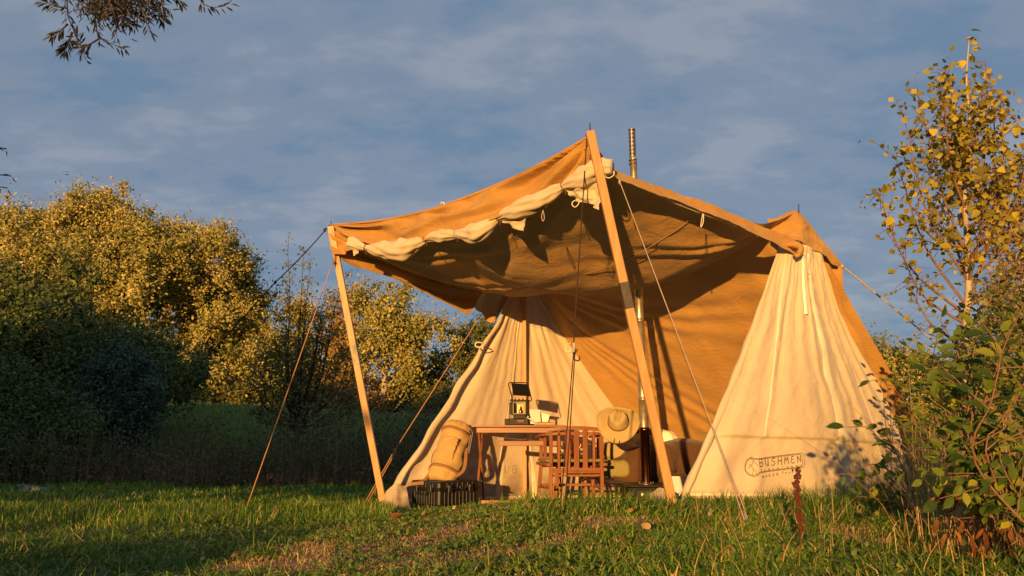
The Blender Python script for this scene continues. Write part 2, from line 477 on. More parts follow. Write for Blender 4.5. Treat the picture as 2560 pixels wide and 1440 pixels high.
# pipe: bright steel, heat-browned at the foot
mp_, t_, p_, o_ = newmat('pipe_steel')
tc_ = N(t_, 'ShaderNodeTexCoord'); n_ = N(t_, 'ShaderNodeTexNoise'); n_.inputs['Scale'].default_value = 6
mm_ = N(t_, 'ShaderNodeMapping'); mm_.inputs['Scale'].default_value = (1, 1, 3); t_.links.new(tc_.outputs['Object'], mm_.inputs[0]); t_.links.new(mm_.outputs[0], n_.inputs['Vector'])
r_ = rampnode(t_, [(.3, (.42, .34, .22)), (.7, (.62, .53, .38))]); t_.links.new(n_.outputs[0], r_.inputs[0]); t_.links.new(r_.outputs[0], p_.inputs['Base Color'])
p_.inputs['Metallic'].default_value = .75; p_.inputs['Roughness'].default_value = .36
M['pipe'] = mp_
M['pipe_hot'] = mat_noise('heat_browned_steel', (.16, .06, .035), (.26, .11, .06), 8, .25, 0, metal=1, stretch=(1, 1, 3))

M['grass'] = mat_leaf('grass_blades', [(0, (.045, .10, .012)), (.45, (.14, .25, .022)), (.8, (.27, .38, .035)), (.9, (.42, .38, .08)), (1, (.68, .48, .18))], trans=.35, rough=.5)
M['bankgrass'] = mat_leaf('bank_grass_blades', [(0, (.15, .25, .06)), (.6, (.23, .32, .08)), (1, (.34, .38, .13))], trans=.35)
M['weeds'] = mat_leaf('weed_leaves', [(0, (.05, .11, .02)), (.7, (.12, .20, .035)), (1, (.22, .27, .06))], trans=.3)
M['meadow'] = mat_leaf('meadow_stalks', [(0, (.07, .09, .024)), (.5, (.12, .13, .04)), (.8, (.17, .10, .05)), (1, (.32, .23, .12))], trans=.2)
M['drygrass'] = mat_leaf('dry_grass', [(0, (.30, .17, .06)), (.6, (.46, .30, .12)), (1, (.58, .42, .2))], trans=.25)
M['leaf_gold'] = mat_leaf('golden_foliage', [(0, (.10, .12, .025)), (.4, (.31, .28, .055)), (.75, (.50, .41, .10)), (1, (.64, .52, .19))], trans=.22, rough=.5)
M['leaf_olive'] = mat_leaf('olive_foliage', [(0, (.06, .085, .018)), (.5, (.16, .16, .035)), (1, (.30, .25, .06))], trans=.22)
M['leaf_dark'] = mat_leaf('dark_foliage', [(0, (.05, .075, .018)), (.6, (.10, .14, .03)), (1, (.20, .22, .05))], trans=.25)
M['leaf_blue'] = mat_leaf('bluish_foliage', [(0, (.035, .06, .035)), (.6, (.065, .11, .06)), (1, (.11, .16, .09))], trans=.2)
M['leaf_brown'] = mat_leaf('autumn_foliage', [(0, (.14, .085, .025)), (.5, (.30, .19, .05)), (1, (.46, .30, .08))], trans=.25)
M['poplar_leaf'] = mat_objleaf('poplar_leaf', [(0, (.14, .15, .015)), (.5, (.34, .30, .025)), (1, (.66, .50, .04))], trans=.35)
M['poplar_stuff'] = mat_leaf('poplar_leaves', [(0, (.12, .125, .018)), (.5, (.30, .25, .03)), (1, (.56, .42, .05))], trans=.35)
M['elm_leaf'] = mat_objleaf('elm_leaf', [(0, (.035, .07, .010)), (.5, (.085, .14, .018)), (.8, (.18, .24, .025)), (1, (.42, .38, .03))], trans=.4)
M['willow_leaf'] = mat_objleaf('willow_leaf', [(0, (.005, .006, .002)), (.9, (.014, .011, .004)), (1, (.09, .035, .010))], trans=.02)  # near black: the shade over the twigs is put into the leaf colour
M['dead_leaf'] = mat_objleaf('dead_leaf', [(0, (.30, .11, .035)), (.5, (.48, .22, .07)), (1, (.60, .36, .14))], trans=.2, rough=.8)
M['curled'] = mat_objleaf('curled_brown_leaf', [(0, (.10, .032, .010)), (1, (.32, .13, .04))], trans=.2, rough=.8)

# ground
gm, t, p, o = newmat('meadow_soil')
tcn = N(t, 'ShaderNodeTexCoord')
n1_ = N(t, 'ShaderNodeTexNoise'); n1_.inputs['Scale'].default_value = .9; n1_.inputs['Detail'].default_value = 5
n2_ = N(t, 'ShaderNodeTexNoise'); n2_.inputs['Scale'].default_value = 35; n2_.inputs['Detail'].default_value = 6; n2_.inputs['Roughness'].default_value = .7
t.links.new(tcn.outputs['Object'], n1_.inputs['Vector']); t.links.new(tcn.outputs['Object'], n2_.inputs['Vector'])
ra = rampnode(t, [(.25, (.15, .085, .035)), (.5, (.32, .19, .08)), (.62, (.46, .29, .13)), (.8, (.58, .40, .20))])
rb = rampnode(t, [(.3, (.02, .035, .008)), (.7, (.07, .08, .022))])
t.links.new(n2_.outputs[0], ra.inputs[0]); t.links.new(n2_.outputs[0], rb.inputs[0])
va = N(t, 'ShaderNodeAttribute'); va.attribute_name = 'bare'
mg = N(t, 'ShaderNodeMix', data_type='RGBA')
t.links.new(va.outputs['Fac'], mg.inputs[0]); t.links.new(rb.outputs[0], mg.inputs[6]); t.links.new(ra.outputs[0], mg.inputs[7])
t.links.new(mg.outputs[2], p.inputs['Base Color']); p.inputs['Roughness'].default_value = .95
bn = N(t, 'ShaderNodeBump'); bn.inputs['Strength'].default_value = .8; bn.inputs['Distance'].default_value = .03
t.links.new(n2_.outputs[0], bn.inputs['Height']); t.links.new(bn.outputs[0], p.inputs['Normal'])
M['ground'] = gm

# ------------------------------------------------------------------ ground
BARE = []
for (px, py, w, h) in [(900, 1400, 260, 30), (1080, 1415, 200, 26), (640, 1408, 160, 16), (1180, 1300, 90, 14), (1120, 1350, 110, 18), (1450, 1310, 170, 13),
                       (1330, 1312, 90, 12), (1620, 1318, 60, 10), (1240, 1410, 120, 24), (1400, 1400, 70, 16), (760, 1375, 120, 10), (2150, 1395, 60, 12), (1020, 1330, 70, 9)]:
    BARE.append((px, py, w, h))
def bare(x, y):
    """where feet have worn the turf"""
    x = np.asarray(x, float); y = np.asarray(y, float)
    b = np.zeros_like(x + y)
    for (px, py, w, h) in BARE:
        z0 = .12 if px > 1000 else .06
        a = at(px, py, 5.0); d = (a - CAM); k = (z0 - CAM.z) / d.z
        cx, cy = d.x * k, d.y * k
        wx = w / F * cy; wy = max(.18, h / F * cy * cy / .6)
        b = np.maximum(b, np.exp(-(((x - cx) / wx) ** 2 + ((y - cy) / wy) ** 2) * 1.6))
    return np.clip(b * 1.5 + fbm(x * 3, y * 3, 9.0, 3) * .7 * (b > .05) + np.clip(fbm(x * 1.7, y * 1.7, 19.0, 3) - .16, 0, 1) * 2.2 * smooth(-1.6, -.8, x), 0, 1)

def axis(parts):
    out = [parts[0][0]]
    for a, b, st in parts:
        n = max(1, int(round((b - a) / st)))
        out += list(np.linspace(a, b, n + 1)[1:])
    return np.array(out)
gx = axis([(-900, -120, 60), (-120, -30, 6), (-30, -7, 1.0), (-7, 7, .07), (7, 30, 1.0), (30, 120, 6), (120, 900, 60)])
gy = axis([(-300, -30, 30), (-30, 1, 1.5), (1, 10, .07), (10, 45, .6), (45, 120, 5), (120, 1500, 80)])
X, Yg = np.meshgrid(gx, gy)
Z = gz(X, Yg)
V = np.stack([X, Yg, Z], -1).reshape(-1, 3)
i = np.arange(X.size).reshape(X.shape)
Q = np.stack([i[:-1, :-1], i[:-1, 1:], i[1:, 1:], i[1:, :-1]], -1).reshape(-1, 4)
ground = np_mesh('ground', V, Q, M['ground'], smooth_sh=True, kind='structure')
ba = ground.data.attributes.new('bare', 'FLOAT', 'POINT')
far_brown = smooth(13.5, 15, Yg) * smooth(30, 27, Yg) * .35
ba.data.foreach_set('value', np.maximum(bare(X, Yg) * (Yg < 9), far_brown).ravel().astype(np.float32))

# ------------------------------------------------------------------ leaves and trees
def leaf_np(C, size, g, up=.3, out=None, aspect=.62, fold=.25):
    """rhombic folded leaves: 4 vertices and 2 triangles each"""
    n = len(C)
    d = g.normal(size=(n, 3)); d[:, 2] -= .2; d /= np.linalg.norm(d, axis=1, keepdims=True)
    nn = g.normal(size=(n, 3)) * .8; nn[:, 2] += up
    if out is not None: nn += out
    nn -= d * (nn * d).sum(1, keepdims=True)
    nn /= np.maximum(np.linalg.norm(nn, axis=1, keepdims=True), 1e-6)
    s = np.cross(d, nn)
    L = (size * g.uniform(.65, 1.25, n))[:, None]
    a = C - d * L * .5; b = C + d * L * .5
    l = C + s * L * aspect * .5 + nn * L * fold * .3; r = C - s * L * aspect * .5 + nn * L * fold * .3
    V = np.stack([a, l, b, r], 1).reshape(-1, 3)
    k = np.arange(n) * 4
    T = np.concatenate([np.stack([k, k + 1, k + 2], 1), np.stack([k, k + 2, k + 3], 1)], 1).reshape(-1, 3)
    return V, T

def tree(name, label, cat, base, crowns, nclump, per, clump_r, leaf, lm, bm, trunk_r, seed, group=None,
         top=None, nlimb=26, gap=.0, shell=.55, tint=0.0, limb_r=.3, bough=None):
    g = np.random.default_rng(seed)
    base = Vector(base)
    root = empty(name, base); tag(root, label, cat, group)
    b0 = np.array(base)
    w = np.array([c[3] * c[4] * c[5] for c in crowns]) ** .8; w /= w.sum()
    which = g.choice(len(crowns), nclump, p=w)
    cr = np.array(crowns, float)
    d = g.normal(size=(nclump, 3)); d /= np.linalg.norm(d, axis=1, keepdims=True)
    rad = shell + (1 - shell) * g.uniform(0, 1, nclump) ** .6
    inner = g.uniform(0, 1, nclump) < .25; rad[inner] *= g.uniform(.3, .9, inner.sum())
    C = cr[which, :3] + d * cr[which, 3:6] * rad[:, None] * g.uniform(.9, 1.08, (nclump, 1))
    btint = 0
    if bough:                                    # the clumps gather on boughs, with hollows between them
        nb, rb = bough
        kb = np.argsort(-rad + g.uniform(0, .25, nclump))[:nb]; ob = g.integers(0, nb, nclump)
        C = C[kb][ob] + g.normal(0, 1, (nclump, 3)) * (rb * g.uniform(.5, 1.3, nb))[ob][:, None] * np.array([1, 1, .85]); d = d[kb][ob]
        btint = g.normal(0, .10, nb)[ob]
    k = g.integers(int(per * .5), int(per * 1.5), nclump)
    idx = np.repeat(np.arange(nclump), k); n = len(idx)
    dd = g.normal(size=(n, 3)); dd /= np.linalg.norm(dd, axis=1, keepdims=True)
    cs = clump_r * g.uniform(.4, 1.5, nclump)
    P = C[idx] + dd * (cs[idx] * np.minimum(np.abs(g.normal(0, .75, n)), 2.2))[:, None] * np.array([1, 1, 1.2])
    outw = d[idx] * .9 + dd * .9 + np.array([-.15, -.6, 0])
    V, T = leaf_np(P, leaf, g, out=outw)
    ctint = g.normal(0, .13, nclump) + btint
    rnd = np.clip(g.beta(2.2, 2.2, n) + ctint[idx] + tint, 0, 1)
    np_mesh('crown', V - b0, T, lm, root, attr=np.repeat(rnd, 2), kind='stuff')
    # trunk and limbs
    tz = (top if top is not None else max(c[2] + c[5] * .6 for c in crowns))
    cxm = np.average(cr[:, 0], weights=w); cym = np.average(cr[:, 1], weights=w)
    tp = []
    for q in range(9):
        f = q / 8
        tp.append(Vector((base.x + (cxm - base.x) * f ** 1.4 + g.normal(0, trunk_r * .35) * (q > 0), base.y + (cym - base.y) * f ** 1.4, base.z - .15 + (tz - base.z) * f)) - base)
    tm = MB(); tm.tube(tp, [trunk_r * (1.25 if q == 0 else 1) * (1 - .85 * q / 8) for q in range(9)], 9)
    tm.build('trunk', bm, root, sm=True)
    lm_ = MB()
    pick = g.choice(nclump, min(nlimb, nclump), replace=False)
    for q in pick:
        c = Vector(C[q] - b0)
        zf = min(max((c.z - Vector(C[q] - b0).xy.length * .55) / max(tp[-1].z, .1), .12), .9)
        s = tp[min(int(zf * 8), 8)]
        mid = s.lerp(c, .5) + Vector((g.normal(0, .15), g.normal(0, .15), -.06 * (c - s).length))
        r0 = trunk_r * limb_r * (1.1 - zf * .6)
        lm_.tube([s, s.lerp(mid, .5), mid, mid.lerp(c, .5) + Vector((g.normal(0, .1), 0, 0)), c], [r0, r0 * .8, r0 * .6, r0 * .4, r0 * .15], 5, cap=False)
    if pick.size: lm_.build('limbs', bm, root, sm=True, kind='stuff')
    return root

def gp(px, Y, dz=0.0):
    x = (px - 1280) / F * Y / (CP)   # near enough for a tree's foot
    return (x, Y, gzf(x, Y) + dz)
def cw(px, py, Y, rx, ry, rz):
    a = at(px, py, Y); return (a.x, a.y, a.z, rx, ry, rz)

# far trees on and behind the bank
tree('broadleaf_tree', 'huge rounded golden green tree, tallest on the left behind the grassy bank', 'tree', gp(330, 44),
     [cw(300, 710, 44, 5.8, 5.5, 4.6), cw(430, 740, 43, 4.6, 4.5, 4.0), cw(160, 710, 44, 4.6, 4.5, 3.9), cw(430, 850, 42, 4.6, 4, 3.4), cw(290, 600, 44, 3.4, 3.5, 2.3), cw(390, 620, 44, 2.6, 2.4, 2.0)],
     2100, 125, .55, .18, M['leaf_gold'], M['bark_pale'], .5, 11, nlimb=70, tint=.04, bough=(210, .66), limb_r=.35, shell=.72)
tree('broadleaf_tree', 'golden tree cut off by the left edge of the picture, top just under the sky', 'tree', gp(-20, 46),
     [cw(20, 660, 46, 4.5, 4.5, 3.6), cw(-110, 720, 46, 5, 4.5, 5), cw(90, 760, 45, 4, 4, 4)],
     800, 120, .6, .18, M['leaf_gold'], M['bark'], .45, 12, nlimb=20, tint=.04, bough=(60, .6))
tree('broadleaf_tree', 'olive tree shouldering the right side of the huge rounded tree', 'tree', gp(560, 46),
     [cw(555, 760, 46, 1.9, 2.4, 2.9), cw(575, 860, 45, 2.3, 2.6, 3.0), cw(540, 940, 44, 2.8, 2.5, 1.9)],
     420, 120, .7, .22, M['leaf_olive'], M['bark'], .35, 13, nlimb=26, tint=.1, bough=(40, .5))
tree('broadleaf_tree', 'lower golden tree standing just left of the leafless-looking sapling', 'tree', gp(650, 42),
     [cw(635, 890, 42, 1.1, 1.7, 1.7), cw(690, 900, 43, .9, 1.5, 1.2), cw(650, 965, 42, 2.0, 2, 1.5), cw(560, 950, 41, 2.2, 2, 1.7)],
     330, 120, .6, .2, M['leaf_gold'], M['bark'], .22, 14, nlimb=20, bough=(34, .38))
tree('broadleaf_tree', 'rounded golden tree between the sapling and the awning pole', 'tree', gp(760, 46),
     [cw(760, 850, 46, 2.0, 2, 2.2), cw(800, 930, 46, 2.4, 2, 2.4), cw(720, 940, 46, 2, 2, 2)],
     260, 120, .7, .2, M['leaf_gold'], M['bark'], .25, 15, nlimb=20, bough=(34, .4))
tree('broadleaf_tree', 'airy orange brown tree right behind the left awning pole', 'tree', gp(860, 40),
     [cw(860, 850, 40, 1.7, 1.7, 2.6), cw(850, 960, 40, 2.1, 2, 1.9), cw(900, 760, 40, .9, .9, 1.3)],
     130, 100, .6, .17, M['leaf_brown'], M['bark_pale'], .2, 16, nlimb=50, shell=.3, limb_r=.35)
tree('poplar_tree', 'tall pale trunked poplar standing on the bank left of the tent', 'tree', gp(962, 38),
     [cw(975, 770, 38, 1.2, 1.2, 1.6), cw(960, 850, 38, 1.6, 1.6, 1.6), cw(1010, 890, 38, 1.7, 1.6, 1.5), cw(1060, 820, 38, 1.1, 1.1, 1.3), cw(910, 800, 38, .8, .8, 1.2)],
     210, 130, .55, .17, M['leaf_gold'], M['bark_pale'], .2, 17, nlimb=40, top=8.6, shell=.35, tint=-.03, bough=(34, .36))
tree('broadleaf_tree', 'thin dark tree at the right foot of the tall poplar', 'tree', gp(1050, 41),
     [cw(1060, 960, 41, 1.5, 1.4, 1.3), cw(1000, 990, 41, 1.6, 1.4, 1.3), cw(1100, 900, 41, .9, .9, .9), cw(1140, 860, 41, .8, .8, 1.0)],
     150, 110, .55, .17, M['leaf_olive'], M['bark'], .17, 18, nlimb=22, shell=.35, tint=-.1)
tree('broadleaf_tree', 'green tree peeping out above the cream tent wall under the awning', 'tree', gp(1205, 40),
     [cw(1215, 850, 40, 1.0, 1.2, 1.3), cw(1170, 900, 40, 1.0, 1.0, 1.0), cw(1230, 930, 40, 1.3, 1.2, 1.5)],
     110, 130, .5, .17, M['leaf_olive'], M['bark'], .18, 19, nlimb=14, shell=.35, tint=-.12)
tree('hedge_shrub', 'low golden shrub on the bank between poplar and tent wall', 'shrub', gp(1130, 37),
     [cw(1130, 1000, 37, 1.3, 1.2, .9), cw(1180, 985, 37, 1.0, 1.2, .9), cw(1080, 1020, 37, 1.3, 1, .7)],
     110, 120, .45, .15, M['leaf_olive'], M['bark'], .1, 20, nlimb=8)
for (px, Y, rx, rz, py, sd, lab) in [(470, 39, 2.0, 1.5, 990, 21, 'dark shrub on the bank crest below the huge rounded tree'),
                                 (770, 38, 2.4, 1.2, 1010, 22, 'dark shrub on the bank behind the bare sapling'),
                                 (880, 37, 1.8, 1.1, 1020, 23, 'twiggy reddish shrub on the bank behind the left pole'),
                                 (600, 40, 2.2, 1.5, 1000, 24, 'golden shrub on the bank, second from the dark thicket')]:
    tree('hedge_shrub', lab, 'shrub', gp(px, Y), [cw(px, py, Y, rx, 1.2, rz * .8)], 70, 110, .4, .16,
         M['leaf_brown'] if sd == 23 else M['leaf_olive'], M['bark'], .1, sd, nlimb=12)

# the near thicket at the left, in shade
tree('thicket_tree', 'tall shaded dark green tree at the left edge in front of the golden one', 'tree', gp(60, 21),
     [cw(0, 820, 21, 2.2, 2, 2.0), cw(130, 900, 20, 2.2, 2, 1.8), cw(-40, 930, 20, 2.4, 2, 2.2), cw(165, 740, 21, .7, 1, 1.3)],
     420, 120, .45, .12, M['leaf_dark'], M['bark_dark'], .16, 31, nlimb=30)
tree('thicket_tree', 'shaded yellow green tree right of the tallest one in the dark thicket', 'tree', gp(330, 24),
     [cw(300, 920, 24, 1.8, 2, 1.4), cw(400, 930, 24, 1.7, 1.6, 1.2) , cw(230, 930, 23, 2, 2, 1.5)],
     330, 120, .45, .13, M['leaf_dark'], M['bark_dark'], .15, 32, nlimb=26, tint=.12)
tree('conifer_shrub', 'bluish dark feathery shrub at the right end of the shaded thicket', 'shrub', gp(310, 17),
     [cw(310, 1000, 17, .95, .9, 1.0), cw(270, 1080, 17, 1.0, .9, .7), cw(300, 930, 17, .5, .5, .7)],
     260, 120, .3, .08, M['leaf_blue'], M['bark_dark'], .07, 33, nlimb=12)
tree('thicket_shrub', 'dark shrub low at the left edge under the tall shaded tree', 'shrub', gp(80, 15),
     [cw(60, 1080, 15, 1.3, 1, .9), cw(150, 1120, 15, .9, .9, .7), cw(-40, 1020, 15, 1.2, 1, 1.2), cw(30, 1150, 14, .9, .8, .5)],
     300, 120, .3, .08, M['leaf_dark'], M['bark_dark'], .06, 34, nlimb=12, tint=-.1)

# hedgerow behind the camera on the left: it throws the evening shade over the meadow and the thicket
def shade_tree(x, y, w, z0, z1, n, sd, lab):
    cz = (z0 + z1) / 2
    tree('hedgerow_tree', lab, 'tree', (x, y, gzf(x, y)), [(x, y, cz, w, 1.4, (z1 - z0) / 2), (x, y, z0 + .7, w * 1.1, 1.0, .65), (x, y, z0 + 1.6, w * 1.05, 1.0, .8)], int(n * 1.7), 70, .6, .42, M['leaf_dark'], M['bark'], .15, sd,
         group='hedgerow trees behind the camera', nlimb=5, shell=.2)
LBH = 'hedgerow tree behind the camera throwing evening shade on the meadow'
KS = math.tan(R(SUN_EL)) / math.cos(R(SUN_AZ))
HB = KS * 12.4 + .90
for q, (x, w, z0, zt, yt, n) in enumerate([(-7.5, 1.1, HB, 1.6, 20, 90), (-8.8, 1.5, HB, 2.2, 25, 140), (-10.8, 1.7, HB, 3.2, 25, 190), (-13.0, 1.9, HB, 5, 20, 230), (-15.6, 2.1, HB - .2, 5, 20, 230),
        (-18.2, 2.0, 1.3, 4.5, 21, 220), (-21, 2.1, 1, 1.8, 30, 200), (-24, 2.2, 1, 1.6, 30, 200), (-27.2, 2.2, 1, 1.7, 32, 200), (-30, 2.0, 1, 3.0, 42, 220), (-32.8, 2.1, 1, 5.0, 43, 260), (-36.5, 2.3, 1, 8, 42, 330), (-40.7, 2.6, 1, 10.5, 40, 400), (-45.5, 3.2, 1, 12, 40, 460)]):
    z1 = zt + KS * (yt + 5) - .4
    shade_tree(x, -5.0, w, z0, z1, n, 50 + q, LBH)
LT = KS * 8.3 - .1
tree('low_bush', 'low bush behind the camera shading the nearest turf', 'bush', (-6.2, -3.0, 0), [(-4.3, -3.0, LT / 2, .75, .5, LT / 2), (-5.2, -3.0, LT / 2, .8, .5, LT / 2), (-6.3, -3.0, LT / 2, .9, .5, LT / 2), (-7.5, -3.0, LT / 2, 1.0, .5, LT / 2), (-8.9, -3.0, LT / 2, 1.0, .5, LT / 2)],
     900, 70, .15, .17, M['leaf_dark'], M['bark'], .05, 70, nlimb=6, shell=.2)

# bare sapling in the meadow
g = np.random.default_rng(81)
sp = Vector(gp(762, 22)); sroot = empty('sapling_tree', sp)
tag(sroot, 'thin sapling with sparse leaves and bare twigs, in the meadow left of the awning', 'tree')
tm = MB(); tips = []
tm.tube([(0, 0, -.1), (.02, 0, .5), (.0, 0, 1.0)], [.07, .055, .05], 7)
for q in range(34):
    a = g.uniform(0, 2 * math.pi); sp_ = g.uniform(.35, 1.9); h = g.uniform(3.2, 7.0) * (1 - .25 * sp_ / 1.9) if q > 7 else g.uniform(1.0, 2.2)
    if q <= 7: sp_ = g.uniform(1.4, 2.6)
    z0 = g.uniform(.3, 1.0); e_ = Vector((math.cos(a) * sp_ + .25, math.sin(a) * sp_ * .6, h))
    s_ = Vector((0, 0, z0)); m1 = s_.lerp(e_, .4) + Vector((math.cos(a) * sp_ * .18, 0, -.1)); m2 = s_.lerp(e_, .75) + Vector((g.normal(0, .08), 0, .05))
    pts = curve3([s_, m1, m2, e_], 12)
    tm.tube(pts, np.linspace(.032, .005, 12), 5, cap=False)
    for k in range(3, 12):
        for _ in range(2):
            dd = Vector((g.normal(0, .22), g.normal(0, .2), abs(g.normal(0.12, .2)))) * (1.5 - k / 16)
            b_ = Vector(pts[k]); tm.tube([b_, b_ + dd * .5 + Vector((0, 0, .03)), b_ + dd], [.009, .006, .003], 4, cap=False)
            tips += [b_ + dd * f for f in (.3, .6, .85, 1.0)]
tm.build('trunk', M['bark_dark'], sroot, sm=True)
C = np.array([tuple(v) for v in tips]); reps = np.where(C[:, 2] < 3.2, 2, 2)
C = np.repeat(C, reps, 0); C = C + g.normal(0, .07, C.shape)
V, T = leaf_np(C, .11, g)
np_mesh('crown', V, T, M['leaf_olive'], sroot, attr=np.repeat(np.clip(g.normal(.7, .2, len(C)), 0, 1), 2), kind='stuff')

# right background: hedge and autumn tree
for (px, Y, rx, rz, py, n, sd, lm, lab) in [(2190, 24, 1.0, 1.3, 940, 130, 41, 'leaf_olive', 'olive hedge shrub touching the right slope of the tent'),
        (2290, 23, 1.2, 1.2, 960, 150, 42, 'leaf_gold', 'olive gold hedge shrub behind the red and white guy rope'),
        (2400, 22, 1.3, 1.2, 970, 150, 43, 'leaf_olive', 'green hedge shrub behind the thin poplar trunk'),
        (2530, 22, 1.4, 1.4, 960, 150, 44, 'leaf_olive', 'hedge shrub at the right edge behind the elm leaves')]:
    tree('hedge_shrub', lab, 'shrub', gp(px, Y), [cw(px, py, Y, rx, 1.2, rz), cw(px + 20, py + 130, Y, rx * 1.15, 1.2, rz)], n, 110, .35, .11, M[lm], M['bark'], .08, sd, nlimb=16)
tree('autumn_tree', 'orange brown small leaved tree at the right edge behind the poplar', 'tree', gp(2580, 11),
     [cw(2545, 640, 11, .55, .6, 1.0), cw(2580, 780, 11, .8, .7, .9), cw(2520, 560, 11, .35, .4, .6), cw(2500, 760, 11, .4, .4, .7)],
     170, 60, .2, .055, M['leaf_brown'], M['bark_pale'], .05, 45, nlimb=60, shell=.2, limb_r=.4)

# ------------------------------------------------------------------ TENT
def strip_on(P, u0, u1, v0, v1, off, name, mat, wid=.03, across='u'):
    """a band sewn on a sheet from (u0,v0) to (u1,v1); wid in parameter units across the band"""
    nv, nu = P.shape[:2]; nrm = gridnormal(P); K_ = 140; J_ = 6; vs = []
    for k in range(K_ + 1):
        f = k / K_
        for j in range(J_):
            e_ = (j / (J_ - 1) - .5) * wid
            u = min(max(u0 + (u1 - u0) * f + (e_ if across == 'u' else 0), 0), 1); v = min(max(v0 + (v1 - v0) * f + (e_ if across == 'v' else 0), 0), 1)
            i_, j_ = v * (nv - 1), u * (nu - 1); ii, jj = int(min(i_, nv - 2)), int(min(j_, nu - 2)); fi, fj = i_ - ii, j_ - jj
            q = P[ii, jj] * (1 - fi) * (1 - fj) + P[ii + 1, jj] * fi * (1 - fj) + P[ii, jj + 1] * (1 - fi) * fj + P[ii + 1, jj + 1] * fi * fj
            n_ = nrm[ii, jj]
            if np.dot(n_, np.array(CAM) - q) < 0: n_ = -n_
            vs.append(q + n_ * (off if 0 < j < J_ - 1 else .001))
    fs = [(J_ * k + j, J_ * k + j + 1, J_ * k + j + J_ + 1, J_ * k + j + J_) for k in range(K_) for j in range(J_ - 1)]
    m_ = MB(); m_.add(vs, fs); o = m_.build(name, mat, None, sm=True); return TP(o)
tent = empty('baker_tent', (0, 0, 0))
tag(tent, 'sand and cream canvas baker tent with raised awning and open front', 'tent')
tent.location = (.9, 7.4, gzf(.9, 7.4))
TO = Vector(tent.location)
def TP(o): o.parent = tent; o.matrix_parent_inverse = Matrix.Translation(-TO); return o

front_top = PX([(825, 560, 7.3), (945, 549, 6.75), (1085, 518, 6.18), (1257, 452, 5.6), (1385, 388, 5.22), (1470, 338, 5.0)])
ridge = PX([(1310, 690, 8.55), (1435, 692, 8.0), (1592, 680, 7.4), (1775, 640, 6.8), (1905, 590, 6.42), (1997, 527, 6.2)])
left_e = PX([(825, 560, 7.3), (890, 625, 7.42), (960, 655, 7.6), (1082, 700, 7.93), (1195, 717, 8.25), (1310, 690, 8.55)])
right_e = PX([(1470, 338, 5.0), (1505, 386, 5.05), (1545, 428, 5.12), (1640, 466, 5.35), (1759, 508, 5.6), (1885, 556, 5.9), (1940, 552, 6.05), (1997, 527, 6.2)])

def corner_rays(u, v, cu, cv, k, amp, fall, asp=1.0):
    du, dv = np.abs(u - cu) * asp, np.abs(v - cv)
    a = np.arctan2(dv, du + 1e-6); d = np.hypot(du, dv)
    a = a + .10 * np.sin(d * 5 + a * 9)
    return amp * np.sin(a * k + 1.3 * np.sin(a * 5)) * np.exp(-d / fall) * np.minimum(d * 3, 1)
def awning_disp(u, v):
    r = corner_rays(u, v, 0, 0, 26, .035, .35) + corner_rays(u, v, 1, 0, 24, .035, .35) + corner_rays(u, v, 0, 1, 28, .035, .4) + corner_rays(u, v, 1, 1, 22, .03, .3)
    r += .02 * np.sin(u * 70 + 4 * np.sin(v * 4)) * smooth(.45, 1, v) * np.exp(-((u - .12) / .3) ** 2)
    r += .05 * np.sin(u * 22 + 5 * np.sin(v * 3) + 2 * np.sin(u * 5)) * np.sin(np.pi * v) * smooth(.15, .4, u) * smooth(.95, .6, u)
    r += .03 * np.sin(u * 34 + 2 * np.sin(v * 5)) * smooth(.55, .95, v) * np.exp(-((u - .06) / .2) ** 2)
    return r + fbm(u * 7, v * 5, 1.0, 4) * .035
Pw = coons(front_top, ridge, left_e, right_e, 130, 90)
uu, vv = np.meshgrid(np.linspace(0, 1, 130), np.linspace(0, 1, 90))
Pw[..., 2] -= .13 * np.sin(np.pi * uu) ** .8 * np.sin(np.pi * vv) ** .8
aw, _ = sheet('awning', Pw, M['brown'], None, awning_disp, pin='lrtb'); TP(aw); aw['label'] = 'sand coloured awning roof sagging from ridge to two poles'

# front valance
fv_bot = PX([(838, 640, 7.22), (905, 622, 7.0), (1000, 625, 6.62), (1085, 592, 6.15), (1257, 540, 5.55), (1410, 468, 5.18), (1538, 432, 4.97)])
Pv = coons(front_top, fv_bot, [front_top[0], fv_bot[0]], [front_top[-1], fv_bot[-1]], 180, 44)
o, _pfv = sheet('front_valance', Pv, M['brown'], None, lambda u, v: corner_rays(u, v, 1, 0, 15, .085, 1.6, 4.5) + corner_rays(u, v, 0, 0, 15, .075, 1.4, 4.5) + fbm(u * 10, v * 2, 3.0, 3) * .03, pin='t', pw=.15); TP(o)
Pfv = _pfv
strip_on(Pfv, .005, .995, .05, .05, .004, 'edge_hem', M['seam_dark'], .02, 'v')
strip_on(Pfv, .52, .50, .02, .97, .004, 'panel_seam', M['seam_dark'], .004)
strip_on(Pfv, .335, .345, .10, .42, .006, 'sewn_patch', M['brown'], .045)
# left valance
lv_bot = PX([(838, 640, 7.22), (875, 662, 7.3), (960, 690, 7.5), (1060, 735, 7.8), (1130, 765, 8.0), (1172, 787, 8.1)])
lv_top = PX([(825, 560, 7.28), (890, 623, 7.4), (960, 653, 7.58), (1082, 698, 7.9), (1160, 714, 8.12), (1212, 712, 8.25)])
Pv = coons(lv_top, lv_bot, [lv_top[0], lv_bot[0]], [lv_top[-1], at(1200, 745, 8.2), lv_bot[-1]], 80, 14)
o, _ = sheet('side_valance', Pv, M['brown'], None, lambda u, v: .025 * np.sin(v * 9 + u * 4) * smooth(0, .2, u) + fbm(u * 9, v * 3, 4.0, 3) * .03, pin='t', pw=.2); TP(o)
